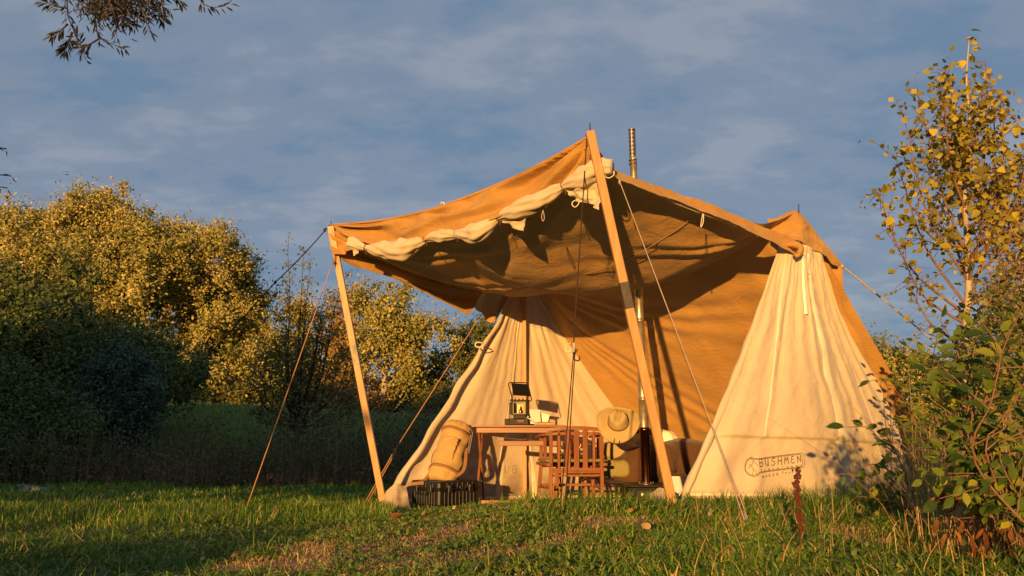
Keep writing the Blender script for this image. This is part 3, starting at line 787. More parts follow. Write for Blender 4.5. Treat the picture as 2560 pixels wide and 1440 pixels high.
# hem of the rear roof left of the ridge end
Pv = coons(PX([(1190, 722, 8.45), (1250, 712, 8.52), (1306, 693, 8.6)]), PX([(1195, 778, 8.5), (1232, 806, 8.55), (1262, 762, 8.58)]),
           PX([(1190, 722, 8.45), (1180, 750, 8.5), (1195, 778, 8.5)]), PX([(1306, 693, 8.6), (1285, 728, 8.6), (1262, 762, 8.58)]), 30, 16)
o, _ = sheet('rear_hem', Pv, M['brown'], None, lambda u, v: .03 * np.sin(u * 16 + 3 * v)); TP(o)
# right valance
rv_top = PX([(1470, 338, 4.99), (1505, 386, 5.03), (1545, 426, 5.08), (1640, 464, 5.3), (1759, 506, 5.55), (1885, 556, 5.83), (2000, 604, 6.1)])
rv_bot = PX([(1532, 428, 4.98), (1540, 440, 4.99), (1552, 452, 5.02), (1640, 484, 5.24), (1759, 528, 5.5), (1885, 584, 5.78), (1988, 634, 6.03)])
Pv = coons(rv_top, rv_bot, [rv_top[0], rv_bot[0]], [rv_top[-1], rv_bot[-1]], 90, 12)
o, _ = sheet('side_valance', Pv, M['brown'], None, lambda u, v: fbm(u * 14, v * 2, 6.0, 3) * .02 + .012 * np.sin(v * 3.1)); TP(o)
# piping along the underside of the side edges
mb = MB(); mb.tube(curve3(PX([(885, 632, 7.38), (960, 657, 7.55), (1082, 703, 7.88), (1160, 718, 8.1), (1250, 712, 8.35), (1306, 695, 8.52)]), 40), .007, 5)
TP(mb.build('piping', M['seam'], None, sm=True))
mb = MB(); mb.tube(curve3(PX([(1560, 452, 5.1), (1640, 488, 5.3), (1740, 528, 5.52), (1840, 566, 5.75)]), 30), .007, 5)
TP(mb.build('piping', M['seam'], None, sm=True))
mb = MB(); mb.tube(curve3([p + Vector((-.02, -.03, -.012)) for p in ridge[:5]], 40), .008, 5)
TP(mb.build('ridge_seam', M['seam_dark'], None, sm=True))
# awning cross seam
def on_awn(u, v, off=-.012):
    a = Pw[min(int(v * 89), 89), min(int(u * 129), 129)]; return Vector(a) + Vector((0, 0, off))
mb = MB(); mb.tube([on_awn(k / 50, .52 - .0 * k) for k in range(2, 49)], .003, 4)
TP(mb.build('awning_seam', M['seam_dark'], None, sm=True))

# rear wall (slopes down to the back)
BL = Vector((2.2, 9.6, gzf(2.2, 9.6) - .03)); BR = Vector((4.55, 7.65, gzf(4.55, 7.65) - .03))
D0 = ridge[0]; C0 = ridge[-1]
rw_top = [p + Vector((.004, .004, .004)) for p in ridge]
rw_left = [D0 + Vector((.03, .03, -.01)), D0.lerp(BL, .35) + Vector((-.03, 0, -.05)), D0.lerp(BL, .7) + Vector((-.02, 0, -.05)), BL]
rw_right = [rw_top[-1], C0.lerp(BR, .35) + Vector((.02, .02, -.04)), C0.lerp(BR, .7) + Vector((0, 0, -.05)), BR]
def rear_disp(u, v):
    r = corner_rays(u, v, 0, 0, 34, .03, .5) + .02 * np.sin((u * 3 + v) * 9) * np.exp(-u * 4)
    r += .07 * np.sin(np.pi * u) * np.sin(np.pi * v)
    r += .02 * np.sin(u * 60 + 8 * v) * smooth(.6, 1, u)
    r += .02 * np.sin(u * 46) * smooth(.8, 1, v)
    return r + fbm(u * 6, v * 5, 11.0, 4) * .045
Pb = coons(rw_top, [BL, BL.lerp(BR, .5), BR], rw_left, rw_right, 130, 100)
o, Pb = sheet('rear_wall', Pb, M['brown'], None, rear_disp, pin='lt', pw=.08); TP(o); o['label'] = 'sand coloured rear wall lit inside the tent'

# left end wall (inner side seen)
FL = at(952, 1283, 7.5); FL.z = gzf(FL.x, FL.y) - .02
PB = Vector((D0.x + .0, D0.y + .02, gzf(D0.x, D0.y) - .02))
lw_left = [D0 + Vector((-.02, 0, -.04)), *PX([(1268, 768, 8.42), (1205, 880, 8.2), (1130, 1000, 7.95), (1052, 1125, 7.72)]), FL]
lw_right = [D0 + Vector((.04, .02, -.02)), rw_left[1] + Vector((.02, .01, 0)), rw_left[2] + Vector((.02, .01, 0)), BL + Vector((.02, .01, 0))]
lw_bot = [FL, FL.lerp(PB, .5) + Vector((.05, -.04, 0)), PB, PB.lerp(BL, .5), BL]
Pl = coons([lw_left[0], lw_right[0]], lw_bot, lw_left, lw_right, 140, 90)
def lw_disp(u, v):
    uw = u + fbm(u * 5, v * 1.5, 71., 2) * .05
    r = .028 * np.sin(uw * 24 + 2 * np.sin(u * 9)) * smooth(0, .25, v) * smooth(1.0, .8, v) * np.exp(-((u - .06) / .12) ** 2)
    r += .006 * np.sin(uw * 70 + 3 * v) * smooth(0, .2, v) * smooth(.25, .6, u) * (.3 + vnoise(u * 9, v * 3, 5.))
    r += .022 * np.sin(uw * 48 + 7 * v) * smooth(.78, .95, v) * (u < .6)
    r += .004 * np.sin(uw * 110) * smooth(0.02, .3, v) * (u < .5) * vnoise(u * 12, v * 3, 8.)
    r += .020 * smooth(.815, .805, v)
    return r + fbm(u * 9, v * 4, 21.0, 4) * .03
lw, Plw = sheet('left_end_wall', Pl, M['cream'], None, lw_disp, pin='r', pw=.08); TP(lw); lw['label'] = 'cream canvas left end wall seen from inside'
bv_l = BVHTree.FromPolygons([Vector(v.co) for v in lw.data.vertices], [tuple(p.vertices) for p in lw.data.polygons])
strip_on(Plw, .36, .34, .04, .99, .006, 'sewn_band', M['seam'], .022)
strip_on(Plw, .46, .47, .04, .99, .006, 'sewn_band', M['seam'], .016)
strip_on(Plw, .02, .98, .955, .975, .006, 'hem_tape', M['seam'], .012, 'v')
strip_on(Pb, .03, .99, .80, .80, .004, 'wall_seam', M['seam_dark'], .006, 'v')
# rolled front hem of the left wall
mb = MB(); cc = curve3(lw_left, 40)
mb.tube([Vector(c) + Vector((-.01 + .012 * math.sin(k * .9), -.02, 0)) for k, c in enumerate(cc)], [.012 + .022 * min(1, k / 18) + .003 * math.sin(k * 1.7) for k in range(40)], 10, twist=lambda i, a: 1 + .22 * math.sin(3 * a + i * .35))
TP(mb.build('wall_hem', M['cream'], None, sm=True))
# the corner skirt spreading on the grass
Pk = coons(PX([(958, 1242, 7.38), (985, 1212, 7.36), (1015, 1215, 7.4)]), [Vector((a.x, a.y, gzf(a.x, a.y) - .02)) for a in PX([(938, 1300, 7.2), (985, 1300, 7.1), (1030, 1290, 7.1)])],
           PX([(958, 1242, 7.38), (945, 1280, 7.25)]), PX([(1015, 1215, 7.4), (1025, 1270, 7.2)]), 40, 26)
o, _ = sheet('corner_skirt', Pk, M['cream'], None, lambda u, v: .014 * np.sin(u * 17 + v) * (.2 + v) + fbm(u * 3, v * 3, 31., 3) * .02); TP(o)

# right end wall (outer side seen)
FR = at(1690, 1262, 5.6); FR.z = gzf(FR.x, FR.y) - .03
def gpt(px, Y):
    a = at(px, 1262, Y); return Vector((a.x, a.y, gzf(a.x, a.y) - .03))
rr_top = PX([(1952, 604, 6.16), (1998, 612, 6.12), (2052, 640, 6.3)])
rr_left = [rr_top[0], *PX([(1905, 740, 6.05), (1850, 900, 5.9), (1790, 1045, 5.75)]), FR]
rr_bot = [FR, gpt(1850, 5.72), gpt(2030, 6.0), gpt(2180, 6.6), gpt(2300, 7.1)]
rr_right = [rr_top[-1], *PX([(2092, 780, 6.5), (2165, 930, 6.75), (2232, 1070, 6.95)]), rr_bot[-1]]
def rr_disp(u, v):
    uw = u + fbm(u * 4, v * 1.3, 72., 3) * .07
    r = .011 * np.sin(uw * 30 + 3 * np.sin(u * 7)) * smooth(0, .12, v) * smooth(1.0, .4, v)
    r += .006 * np.sin(uw * 70 + 1.5 * np.sin(v * 5)) * smooth(0.03, .2, v) * smooth(1.0, .5, v) * (.3 + 1.2 * vnoise(u * 9, v * 3, 6.))
    r += .005 * np.sin(uw * 130) * np.exp(-v / .25) * smooth(.02, .08, v)
    r += .05 * np.exp(-((u - .08) / .05) ** 2) * smooth(.05, .3, v) * smooth(1, .8, v)
    r += .03 * smooth(.768, .760, v) * smooth(0, .05, u)   # the upper flap laps over the mud wall
    r += .016 * np.sin(uw * 40 - 8 * v) * smooth(.77, .9, v)
    return -(r + fbm(u * 7, v * 6, 41., 4) * .03)
Pr = coons(rr_top, rr_bot, rr_left, rr_right, 240, 220)
rw_, Prr = sheet('right_end_wall', Pr, M['cream'], None, rr_disp); TP(rw_); rw_['label'] = 'cream canvas right end wall with printed maker name'
strip_on(Prr, .14, .19, .03, .76, .003, 'panel_seam', M['seam'], .010)
strip_on(Prr, .80, .84, .03, .99, .003, 'panel_seam', M['seam'], .010)
strip_on(Prr, .48, .60, .03, .995, .007, 'sewn_band', M['seam'], .055)
strip_on(Prr, .0, .985, .95, .955, .006, 'hem_tape', M['seam'], .008, 'v')
strip_on(Prr, .34, .38, .02, .28, .022, 'tie_tape', M['white'], .03)
mb = MB(); cc = curve3(rr_left, 40)
mb.tube([Vector(c) + Vector((.01, -.01, 0)) for c in cc], [.010 + .018 * min(1, k / 20) + .004 * math.sin(k * 1.3) for k in range(40)], 8, twist=lambda i, a: 1 + .2 * math.sin(3 * a + i * .3))
TP(mb.build('wall_hem', M['cream'], None, sm=True))
# lapped skirt in front of the stove
Pk = coons([Vector((a.x, a.y, a.z)) for a in PX([(1622, 1235, 6.1), (1655, 1222, 5.95), (1695, 1232, 5.7)])], [Vector((a.x, a.y, gzf(a.x, a.y) - .02)) for a in PX([(1612, 1265, 5.95), (1650, 1268, 5.75), (1700, 1268, 5.5)])],
           PX([(1622, 1235, 6.1), (1612, 1255, 6.0)]), PX([(1695, 1232, 5.7), (1700, 1258, 5.55)]), 30, 18)
o, _ = sheet('corner_skirt', Pk, M['cream'], None, lambda u, v: .014 * np.sin(u * 13) * (.2 + v) + fbm(u * 3, v * 3, 33., 3) * .02); TP(o)

# outer edge of the rear roof at the right, and the peak over the ridge end
ro_right = PX([(2100, 660, 6.5), (2098, 712, 6.55), (2128, 780, 6.7), (2196, 905, 7.0), (2262, 1020, 7.3), (2318, 1150, 7.55)]) + [BR + Vector((-.2, 0, 0))]
ro_left = PX([(2045, 628, 6.32), (2068, 700, 6.46), (2104, 800, 6.6), (2180, 950, 6.85), (2248, 1085, 7.05), (2290, 1190, 7.15)]) + [rr_bot[-1] + Vector((.05, .1, 0))]
Po = coons([ro_left[0], ro_right[0]], [ro_left[-1], ro_right[-1]], ro_left, ro_right, 24, 100)
o, _ = sheet('roof_flank', Po, M['brown'], None, lambda u, v: .02 * np.sin(v * 30 + u * 3) + .025 * np.sin(u * 11 + 2 * v)); TP(o)
pk_top = PX([(1918, 552, 6.25), (1955, 540, 6.24), (1997, 527, 6.2), (2040, 583, 6.35), (2100, 660, 6.5)])
pk_bot = PX([(1935, 585, 6.1), (1965, 598, 6.08), (2005, 606, 6.08), (2045, 630, 6.22), (2092, 668, 6.42)])
Pp = coons(pk_top, pk_bot, [pk_top[0], pk_bot[0]], [pk_top[-1], pk_bot[-1]], 60, 26)
o, _ = sheet('roof_peak', Pp, M['brown'], None, lambda u, v: corner_rays(u, v, .5, 0, 12, .02, .3) + fbm(u * 6, v * 3, 51., 3) * .04); TP(o)
# gathered canvas knot under the peak
mb = MB(); mb.tube(curve3(PX([(1962, 612, 6.02), (1990, 612, 5.98), (2002, 622, 5.98), (1993, 640, 5.98), (1985, 632, 6.0)]), 14), [.014, .02, .024, .028, .03, .03, .028, .028, .025, .024, .02, .02, .014, .008], 9, twist=lambda i, a: 1 + .25 * math.sin(4 * a + i))
TP(mb.build('gathered_corner', M['brown'], None, sm=True))

# rolled up front wall hanging below the valance
RC = [(880, 606, 6.98), (918, 620, 6.9), (960, 624, 6.78), (1010, 624, 6.6), (1067, 598, 6.35), (1105, 590, 6.2), (1143, 586, 6.05), (1195, 582, 5.85), (1247, 546, 5.68), (1300, 524, 5.5), (1355, 500, 5.35), (1408, 468, 5.18), (1455, 446, 5.05), (1498, 424, 4.98), (1528, 420, 4.94)]
RR = [.052, .022, .062, .078, .024, .046, .028, .068, .022, .060, .056, .024, .06, .06, .04]
cc = curve3(PX(RC), 200)
tpar = np.linspace(0, 1, 200); rkey = []
dP = np.linalg.norm(np.diff(np.array([tuple(p) for p in PX(RC)]), axis=0), axis=1); tk = np.concatenate([[0], np.cumsum(dP)]) / dP.sum()
rads = np.interp(tpar, tk, RR) * 1.22
mb = MB(); mb.tube([tuple(c + np.array([0, -.045, -.01])) for c in cc], rads, 40, twist=lambda i, a: 1 + .16 * (abs(math.sin(2.5 * a + i * .10 + .6 * math.sin(i * .23))) ** .6 - .6) + .07 * math.sin(7 * a - i * .31) + .10 * math.sin(i * .37) * math.sin(2 * a + i * .05))
TP(mb.build('rolled_front_wall', M['cream'], None, sm=True))
for k in (1, 4, 6, 8, 11):
    c = at(*RC[k]); t = (at(*RC[k + 1]) - at(*RC[k - 1])).normalized(); u_ = t.orthogonal().normalized(); w_ = t.cross(u_)
    mb = MB(); mb.tube([c + Vector((0, -.05, -.01)) + (u_ * math.cos(a) + w_ * math.sin(a)) * .031 for a in np.linspace(0, 2 * math.pi, 14)], .005, 5, cap=False)
    mb.tube([c + Vector((0, -.08, -.02)), c + Vector((.015, -.09, -.06)), c + Vector((.005, -.09, -.09))], .004, 5)
    TP(mb.build('tie_cord', M['leather'], None, sm=True))
Pf = coons(PX([(1412, 470, 5.12), (1455, 440, 5.0), (1500, 420, 4.92)]), PX([(1440, 500, 5.1), (1478, 512, 5.02), (1503, 526, 4.94)]),
           PX([(1412, 470, 5.12), (1424, 492, 5.12), (1440, 500, 5.1)]), PX([(1500, 420, 4.92), (1508, 470, 4.92), (1503, 526, 4.94)]), 36, 26)
o, _ = sheet('hanging_flap', Pf, M['cream'], None, lambda u, v: .03 * np.sin(u * 9 + 3 * v) + fbm(u * 4, v * 4, 61., 3) * .04); TP(o)
Pf = coons(PX([(1250, 548, 5.62), (1290, 535, 5.5), (1318, 520, 5.42)]), PX([(1262, 556, 5.62), (1290, 572, 5.55), (1308, 578, 5.5)]),
           PX([(1250, 548, 5.62), (1262, 556, 5.62)]), PX([(1318, 520, 5.42), (1314, 550, 5.46), (1308, 578, 5.5)]), 24, 16)
o, _ = sheet('hanging_flap', Pf, M['cream'], None, lambda u, v: .015 * np.sin(u * 9) + fbm(u * 4, v * 4, 63., 3) * .02); TP(o)
Pf = coons(PX([(878, 600, 6.9), (890, 604, 6.88)]), PX([(884, 640, 6.93), (896, 632, 6.9)]), PX([(878, 600, 6.9), (884, 640, 6.93)]), PX([(890, 604, 6.88), (896, 632, 6.9)]), 8, 8)
o, _ = sheet('hanging_flap', Pf, M['cream'], None, lambda u, v: .01 * np.sin(u * 9)); TP(o)
def loop(pts, r, mat, name='cord_loop'):
    m_ = MB(); m_.tube(curve3(PX(pts), 20), r, 5); return TP(m_.build(name, mat, None, sm=True))
loop([(1446, 500, 5.02), (1434, 503, 5.0), (1430, 511, 5.0), (1437, 518, 5.0), (1445, 512, 5.0), (1448, 504, 5.0)], .004, M['seam'])
loop([(1358, 525, 5.3), (1354, 540, 5.3), (1357, 553, 5.3), (1361, 545, 5.3), (1358, 526, 5.3)], .004, M['rope_w'])
loop([(1516, 428, 4.9), (1513, 440, 4.9), (1522, 445, 4.9), (1534, 438, 4.9), (1535, 428, 4.9)], .0045, M['seam'])
loop([(1757, 534, 5.5), (1754, 550, 5.48), (1752, 568, 5.48), (1758, 556, 5.48), (1759, 535, 5.5)], .0035, M['seam'])
loop([(1212, 862, 8.05), (1200, 856, 8.0), (1189, 858, 8.0), (1190, 866, 8.0), (1202, 868, 8.0), (1212, 862, 8.0)], .008, M['seam'])
loop([(1105, 512, 6.1), (1103, 507, 6.08), (1109, 507, 6.08), (1112, 514, 6.08)], .006, M['seam'])
loop([(1428, 858, 8.5), (1416, 863, 8.45), (1414, 876, 8.45), (1424, 880, 8.45), (1430, 870, 8.45)], .010, M['seam'])

# poles
def pole(a, b, w, fer):
    a, b = Vector(a), Vector(b)
    pr = empty('pole', a); TP(pr)
    bpy.context.view_layer.update()
    def rel(o):
        o.parent = pr; o.matrix_parent_inverse = Matrix.Translation(-a); return o
    m_ = MB(); m_.bar(a, b, w, w * .8, (0, -1, 0), .004)
    rel(m_.build('shaft', M['pole'], None))
    f0, f1 = a.lerp(b, fer - .035), a.lerp(b, fer + .035)
    m_ = MB(); m_.bar(f0, f1, w * 1.07, w * .87, (0, -1, 0), .003); rel(m_.build('ferrule', M['band'], None))
    m_ = MB(); m_.tube([b - (b - a).normalized() * .01, b + Vector((0, 0, .06))], .005, 6); rel(m_.build('spike', M['iron'], None))
    return pr
pr_a = at(1684, 1258, 5.12); pr_a.z = gzf(pr_a.x, pr_a.y) - .02
pole(pr_a, at(1475, 328, 4.84), .060, .555)
pl_a = at(957, 1252, 7.42); pole(pl_a, at(827, 566, 7.22), .064, .52)
m_ = MB(); m_.bar(Vector((D0.x, D0.y - .03, gzf(D0.x, D0.y))), D0 + Vector((0, -.03, -.02)), .045, .045, (0, -1, 0), .004); TP(m_.build('ridge_pole', M['pole'], None))
m_ = MB(); m_.bar(D0 + Vector((-.005, -.06, -.22)), D0 + Vector((-.005, -.06, -.03)), .04, .03, (0, -1, 0), .006); TP(m_.build('pole_bracket', M['leather'], None))
m_ = MB(); m_.bar(at(832, 590, 7.25), at(838, 612, 7.25), .05, .03, (0, -1, 0), .006); TP(m_.build('pole_bracket', M['leather'], None))
m_ = MB(); m_.tube([C0 + Vector((0, 0, -.02)), C0 + Vector((.003, 0, .06))], .005, 6); TP(m_.build('ridge_spike', M['iron'], None))

# guy ropes
def rope(pts, r, mat, sag=.0, knots=()):
    m_ = MB(); P_ = [Vector(p) for p in pts]
    full = []
    for a, b in zip(P_[:-1], P_[1:]):
        n_ = max(6, int((b - a).length / .12))
        for k in range(n_): f = k / n_; full.append(a.lerp(b, f) - Vector((0, 0, sag * 4 * f * (1 - f))))
    full.append(P_[-1])
    m_.tube(full, r, 6)
    for kk in knots:
        m_.tube([Vector(kk) + Vector((0, 0, .02)), Vector(kk), Vector(kk) - Vector((0, 0, .02))], [r * 1.2, r * 3, r * 1.2], 6)
    return TP(m_.build('guy_rope', mat, None, sm=True))
def gnd(px, py, Y, dz=0):
    a = at(px, py, Y); return Vector((a.x, a.y, gzf(a.x, a.y) + dz))
o = rope([at(824, 563, 7.27), at(688, 706, 7.6), gnd(160, 1255, 8.6, .0)], .0060, M['rope_d'], .02, [at(812, 575, 7.27), at(688, 706, 7.6)]); o['label'] = 'dark guy rope running down to the far left'
o = rope([at(838, 640, 7.2), at(826, 672, 7.15), gnd(612, 1276, 6.9, .01)], .0050, M['rope_o'], .01, [at(833, 655, 7.18)])
o = rope([at(1203, 786, 8.4), at(987, 1125, 7.9), gnd(898, 1278, 7.6, .0)], .0055, M['rope_o'], .005, [at(987, 1125, 7.9)])
rope([at(987, 1125, 7.9) + Vector((.02, 0, 0)), gnd(903, 1278, 7.6, 0) + Vector((.01, 0, 0))], .005, M['rope_o'])
g1, g2 = gnd(1399, 1325, 4.4, .0), gnd(1411, 1330, 4.4, .0)
rope([at(1468, 332, 4.97), at(1434, 858, 4.7)], .0045, M['rope_d'], 0, [at(1468, 338, 4.97)])
rope([at(1434, 880, 4.68), g1], .0035, M['rope_d']); rope([at(1438, 872, 4.68), g2], .0035, M['rope_d'])
m_ = MB(); m_.bar(at(1434, 856, 4.69), at(1435, 886, 4.69), .018, .006, (0, -1, 0), .002); TP(m_.build('rope_slider', M['steel'], None))
wpe = gnd(1862, 1312, 4.15, .02)
o = rope([at(1546, 445, 4.97), at(1780, 1065, 4.45), wpe], .0036, M['rope_w'], .0, [at(1549, 455, 4.96)]); o['label'] = 'white twisted guy rope from the awning corner to the grass'
rope([at(1782, 1068, 4.44), wpe + Vector((.02, 0, 0))], .0028, M['rope_w'], -.01)
m_ = MB(); m_.bar(wpe + Vector((0, 0, .05)), wpe + Vector((.03, -.02, -.15)), .012, .012); TP(m_.build('tent_peg', M['steel'], None))
rope([at(2098, 660, 6.5), at(2118, 675, 6.5), Vector((5.4, 6.7, gzf(5.4, 6.7)))], .0075, M['rope_w'], 0, [at(2105, 666, 6.48)])

# printed maker name
GL = {'B': [[(0, 0), (0, 1), (.5, .95), (.55, .7), (.4, .55), (0, .5)], [(.4, .55), (.7, .35), (.6, .1), (0, 0)]],
      'U': [[(0, 1), (.05, .35), (.3, 0), (.55, .3), (.6, 1)], [(.58, .6), (.65, .1), (.8, 0)]],
      'S': [[(.7, .85), (.45, 1), (.1, .85), (.1, .65), (.6, .45), (.7, .2), (.4, 0), (0, .1)]],
      'H': [[(.05, 1), (.05, 0)], [(.65, 1), (.65, -.05)], [(.05, .5), (.7, .55)]],
      'M': [[(0, 0), (.1, 1), (.35, .35), (.62, 1), (.75, 0)]],
      'E': [[(.6, 1), (.15, .9), (.1, .6), (.5, .55)], [(.1, .6), (0, .2), (.3, 0), (.65, .1)]],
      'N': [[(0, 0), (.05, 1), (.6, .05), (.65, 1)]],
      'A': [[(0, 0), (.35, 1), (.7, 0)], [(.15, .4), (.55, .4)]],
      'K': [[(0, 0), (0, 1)], [(.6, 1), (0, .45), (.65, 0)]],
      'R': [[(0, 0), (0, 1), (.5, .9), (.5, .6), (0, .5), (.6, 0)]],
      'T': [[(0, 1), (.7, 1)], [(.35, 1), (.35, 0)]],
      't': [[(.3, 1), (.3, .1), (.55, 0)], [(.05, .65), (.6, .65)]],
      'r': [[(.1, .6), (.1, 0)], [(.1, .4), (.35, .6), (.55, .55)]],
      'a': [[(.55, .6), (.15, .55), (.05, .2), (.3, 0), (.55, .2), (.55, .6), (.6, 0)]],
      'v': [[(0, .6), (.3, 0), (.6, .6)]],
      'e': [[(.05, .3), (.55, .35), (.35, .6), (.1, .45), (.05, .15), (.3, 0), (.55, .1)]],
      'l': [[(.3, 1), (.3, 0)]],
      'g': [[(.55, .6), (.15, .55), (.1, .2), (.5, .15), (.55, .6), (.5, -.3), (.1, -.3)]],
      'n': [[(.05, .6), (.05, 0)], [(.05, .4), (.35, .6), (.5, .4), (.5, 0)]],
      '2': [[(.05, .8), (.35, 1), (.55, .75), (0, 0), (.6, 0)]]}
def place_text(txt, x0, y0, w, h, gap=1.0):
    """strokes in logo space (0..1 along, 0..1 up)"""
    res = []; step = w / len(txt)
    for k, ch in enumerate(txt):
        for st in GL.get(ch, []):
            res.append([(x0 + k * step + a * step * gap, y0 + b * h) for a, b in st])
    return res
def print_on(strokes, corners, bvh, name, mat, width, off=.004, mirror=False):
    """corners TL, TR, BL, BR in space; the strokes are laid on the cloth as flat ribbons"""
    tl, tr, bl, br = corners
    nrm = (tr - tl).cross(bl - tl).normalized()
    if nrm.dot(CAM - tl) < 0: nrm = -nrm
    m_ = MB()
    def pos(a, b):
        if mirror: a = 1 - a
        p = tl * (1 - a) * b + tr * a * b + bl * (1 - a) * (1 - b) + br * a * (1 - b)
        h_ = bvh.ray_cast(p + nrm * .4, -nrm, 1.0)
        return (h_[0] if h_[0] is not None else p) + nrm * off
    for st in strokes:
        dens = [st[0]]
        for a, b in zip(st[:-1], st[1:]):
            n_ = max(1, int(math.hypot(b[0] - a[0], (b[1] - a[1]) * .3) / .03))
            dens += [(a[0] + (b[0] - a[0]) * k / n_, a[1] + (b[1] - a[1]) * k / n_) for k in range(1, n_ + 1)]
        P_ = [pos(*q) for q in dens]; vs = []
        for k, p in enumerate(P_):
            t_ = (P_[min(k + 1, len(P_) - 1)] - P_[max(k - 1, 0)])
            s_ = t_.cross(nrm); s_ = s_.normalized() if s_.length > 1e-9 else Vector((1, 0, 0))
            vs += [p - s_ * width / 2, p + s_ * width / 2]
        m_.add(vs, [(2 * k, 2 * k + 1, 2 * k + 3, 2 * k + 2) for k in range(len(P_) - 1)])
    return m_.build(name, mat, None)
bv_r = bvh_of(rw_)
logo = [[(.02, .45), (.03, .25), (.07, .06), (.13, -.02), (.19, .03), (.23, .12), (.6, .12), (.97, .12), (.995, .25), (.995, .8), (.97, .97), (.6, .93), (.22, .86), (.17, .9), (.12, .97), (.06, .85), (.03, .65), (.02, .45)]]
logo += [[(.04 + (a - .04) * .955 + .005, .06 + b * .88) for a, b in logo[0]]]
logo += [[(.09, .62), (.12, .55), (.135, .35), (.16, .25), (.165, .1)], [(.135, .35), (.12, .15), (.11, .05)], [(.12, .55), (.14, .65), (.15, .8), (.12, .9)], [(.15, .8), (.21, .5)], [(.11, .5), (.07, .45)]]
sm_ = place_text('BUSHMEN', .24, .42, .74, .42, .85)
sm2 = place_text('travelgear', .25, .2, .74, .11, .5)
sm3 = place_text('BAKER', .27, -.16, .33, .13, .6) + place_text('Tent', .62, -.12, .2, .12, .6) + place_text('2', .9, -.08, .06, .12, .8)
def wall_pt(px, py, bvh, guess=6):
    a = at(px, py, guess); d = (a - CAM).normalized(); h_ = bvh.ray_cast(CAM, d, 50)
    return h_[0] if h_[0] is not None else a
lc = [wall_pt(1857, 1143, bv_r), wall_pt(2008, 1131, bv_r), wall_pt(1860, 1193, bv_r), wall_pt(2012, 1172, bv_r)]
pl_ = print_on(logo, lc, bv_r, 'printed_frame', M['ink'], .0038)
p2_ = print_on(sm_, lc, bv_r, 'printed_name', M['ink'], .0065)
p3_ = print_on(sm2 + sm3, lc, bv_r, 'printed_small_text', M['ink'], .0042)
lc2 = [wall_pt(1160, 1160, bv_l), wall_pt(1330, 1150, bv_l), wall_pt(1160, 1200, bv_l), wall_pt(1330, 1195, bv_l)]
p4_ = print_on(place_text('BUSHMEN', .24, .3, .74, .45, .85), lc2, bv_l, 'printed_name', M['faint_ink'], .008, mirror=True)
p4_['kind'] = 'stuff'
for q, w_ in ((pl_, rw_), (p2_, rw_), (p3_, rw_), (p4_, lw)):
    q.parent = w_

# ------------------------------------------------------------------ STOVE
sp0 = at(1616, 1212, 7.05); sroot = empty('tent_stove', (sp0.x, sp0.y, gzf(sp0.x, sp0.y)))
tag(sroot, 'low black tent stove with a tall steel flue pipe beside the right pole', 'stove')
S0 = Vector(sroot.location); ztop = sp0.z - S0.z
mb = MB(); mb.box((-.02, .12, ztop * .55), (.36, .5, ztop * .8), None, .012); mb.build('firebox', M['blackmet'], sroot)
mb = MB(); mb.box((-.02, .12, ztop * .98), (.40, .54, .014), None, .004); mb.build('top_plate', M['iron'], sroot)
mb = MB(); mb.box((.27, .0, ztop * .98), (.17, .3, .012), None, .003); mb.build('side_shelf', M['iron'], sroot)
mb = MB(); mb.box((-.29, .05, ztop * .98 + .03), (.14, .34, .012), None, .003); mb.build('side_shelf', M['iron'], sroot)
mb = MB(); mb.box((-.02, -.14, ztop * .55), (.2, .014, ztop * .5), None, .005); mb.build('door', M['iron'], sroot)
mb = MB(); mb.tube([(-.07, -.16, ztop * .6), (-.07, -.20, ztop * .6)], .014, 10); mb.build('door_knob', M['white'], sroot, sm=True)
for sx in (-.17, .13):
    for sy in (-.08, .32):
        mb = MB(); mb.tube([(sx, sy, ztop * .2), (sx * 1.15, sy, 0)], .007, 6); mb.build('leg', M['iron'], sroot, sm=True)
ptop = at(1586, 324, 7.05).z - S0.z
zs = [ztop, ztop + .52, ztop + .80, ztop + 1.18, ztop + 1.55, ztop + 1.92, ztop + 2.35, ztop + 2.8, ptop - .30]
xo = lambda z: (z - ztop) * -.006
for k in range(len(zs) - 1):
    r0 = .046 - .0017 * k
    mb = MB(); a_, b_ = zs[k], zs[k + 1]
    mb.lathe([(r0 - .001, a_), (r0, a_ + .01), (r0, b_ - .03), (r0 + .003, b_ - .028), (r0 + .003, b_ - .012), (r0, b_ - .01), (r0 - .001, b_ + .002)], (xo(a_), 0, 0), 24)
    mb.build('pipe_section', M['pipe_hot'] if k == 0 else M['pipe'], sroot, sm=True)
mb = MB()
for j in range(7):
    z0 = ptop - .30 + .043 * j
    mb.lathe([(.034, z0), (.034, z0 + .018)], (xo(ptop), 0, 0), 20)
for k in range(10):
    a = 2 * math.pi * k / 10
    mb.bar((xo(ptop) + .0335 * math.cos(a), .0335 * math.sin(a), ptop - .3), (xo(ptop) + .0335 * math.cos(a), .0335 * math.sin(a), ptop), .008, .002, (math.cos(a), math.sin(a), 0))
mb.lathe([(.036, ptop - .008), (.036, ptop + .002), (.0, ptop + .003)], (xo(ptop), 0, 0), 20)
mb.build('spark_arrestor', M['steel'], sroot, sm=False)
for zq in (ptop - .34, ptop - .38):
    mb = MB(); mb.lathe([(.034, zq), (.041, zq + .004), (.041, zq + .012), (.034, zq + .016)], (xo(ptop), 0, 0), 20); mb.build('pipe_clamp', M['steel'], sroot, sm=True)
zh = at(1600, 672, 7.05).z - S0.z
mb = MB(); mb.lathe([(.04, zh), (.14, zh + .004), (.14, zh + .008), (.04, zh + .012)], (xo(zh), 0, 0), 24); mb.build('roof_flange', M['steel'], sroot, sm=True)
mb = MB(); mb.lathe([(.044, ztop), (.075, ztop + .003), (.075, ztop + .012), (.044, ztop + .016)], (0, 0, 0), 20)
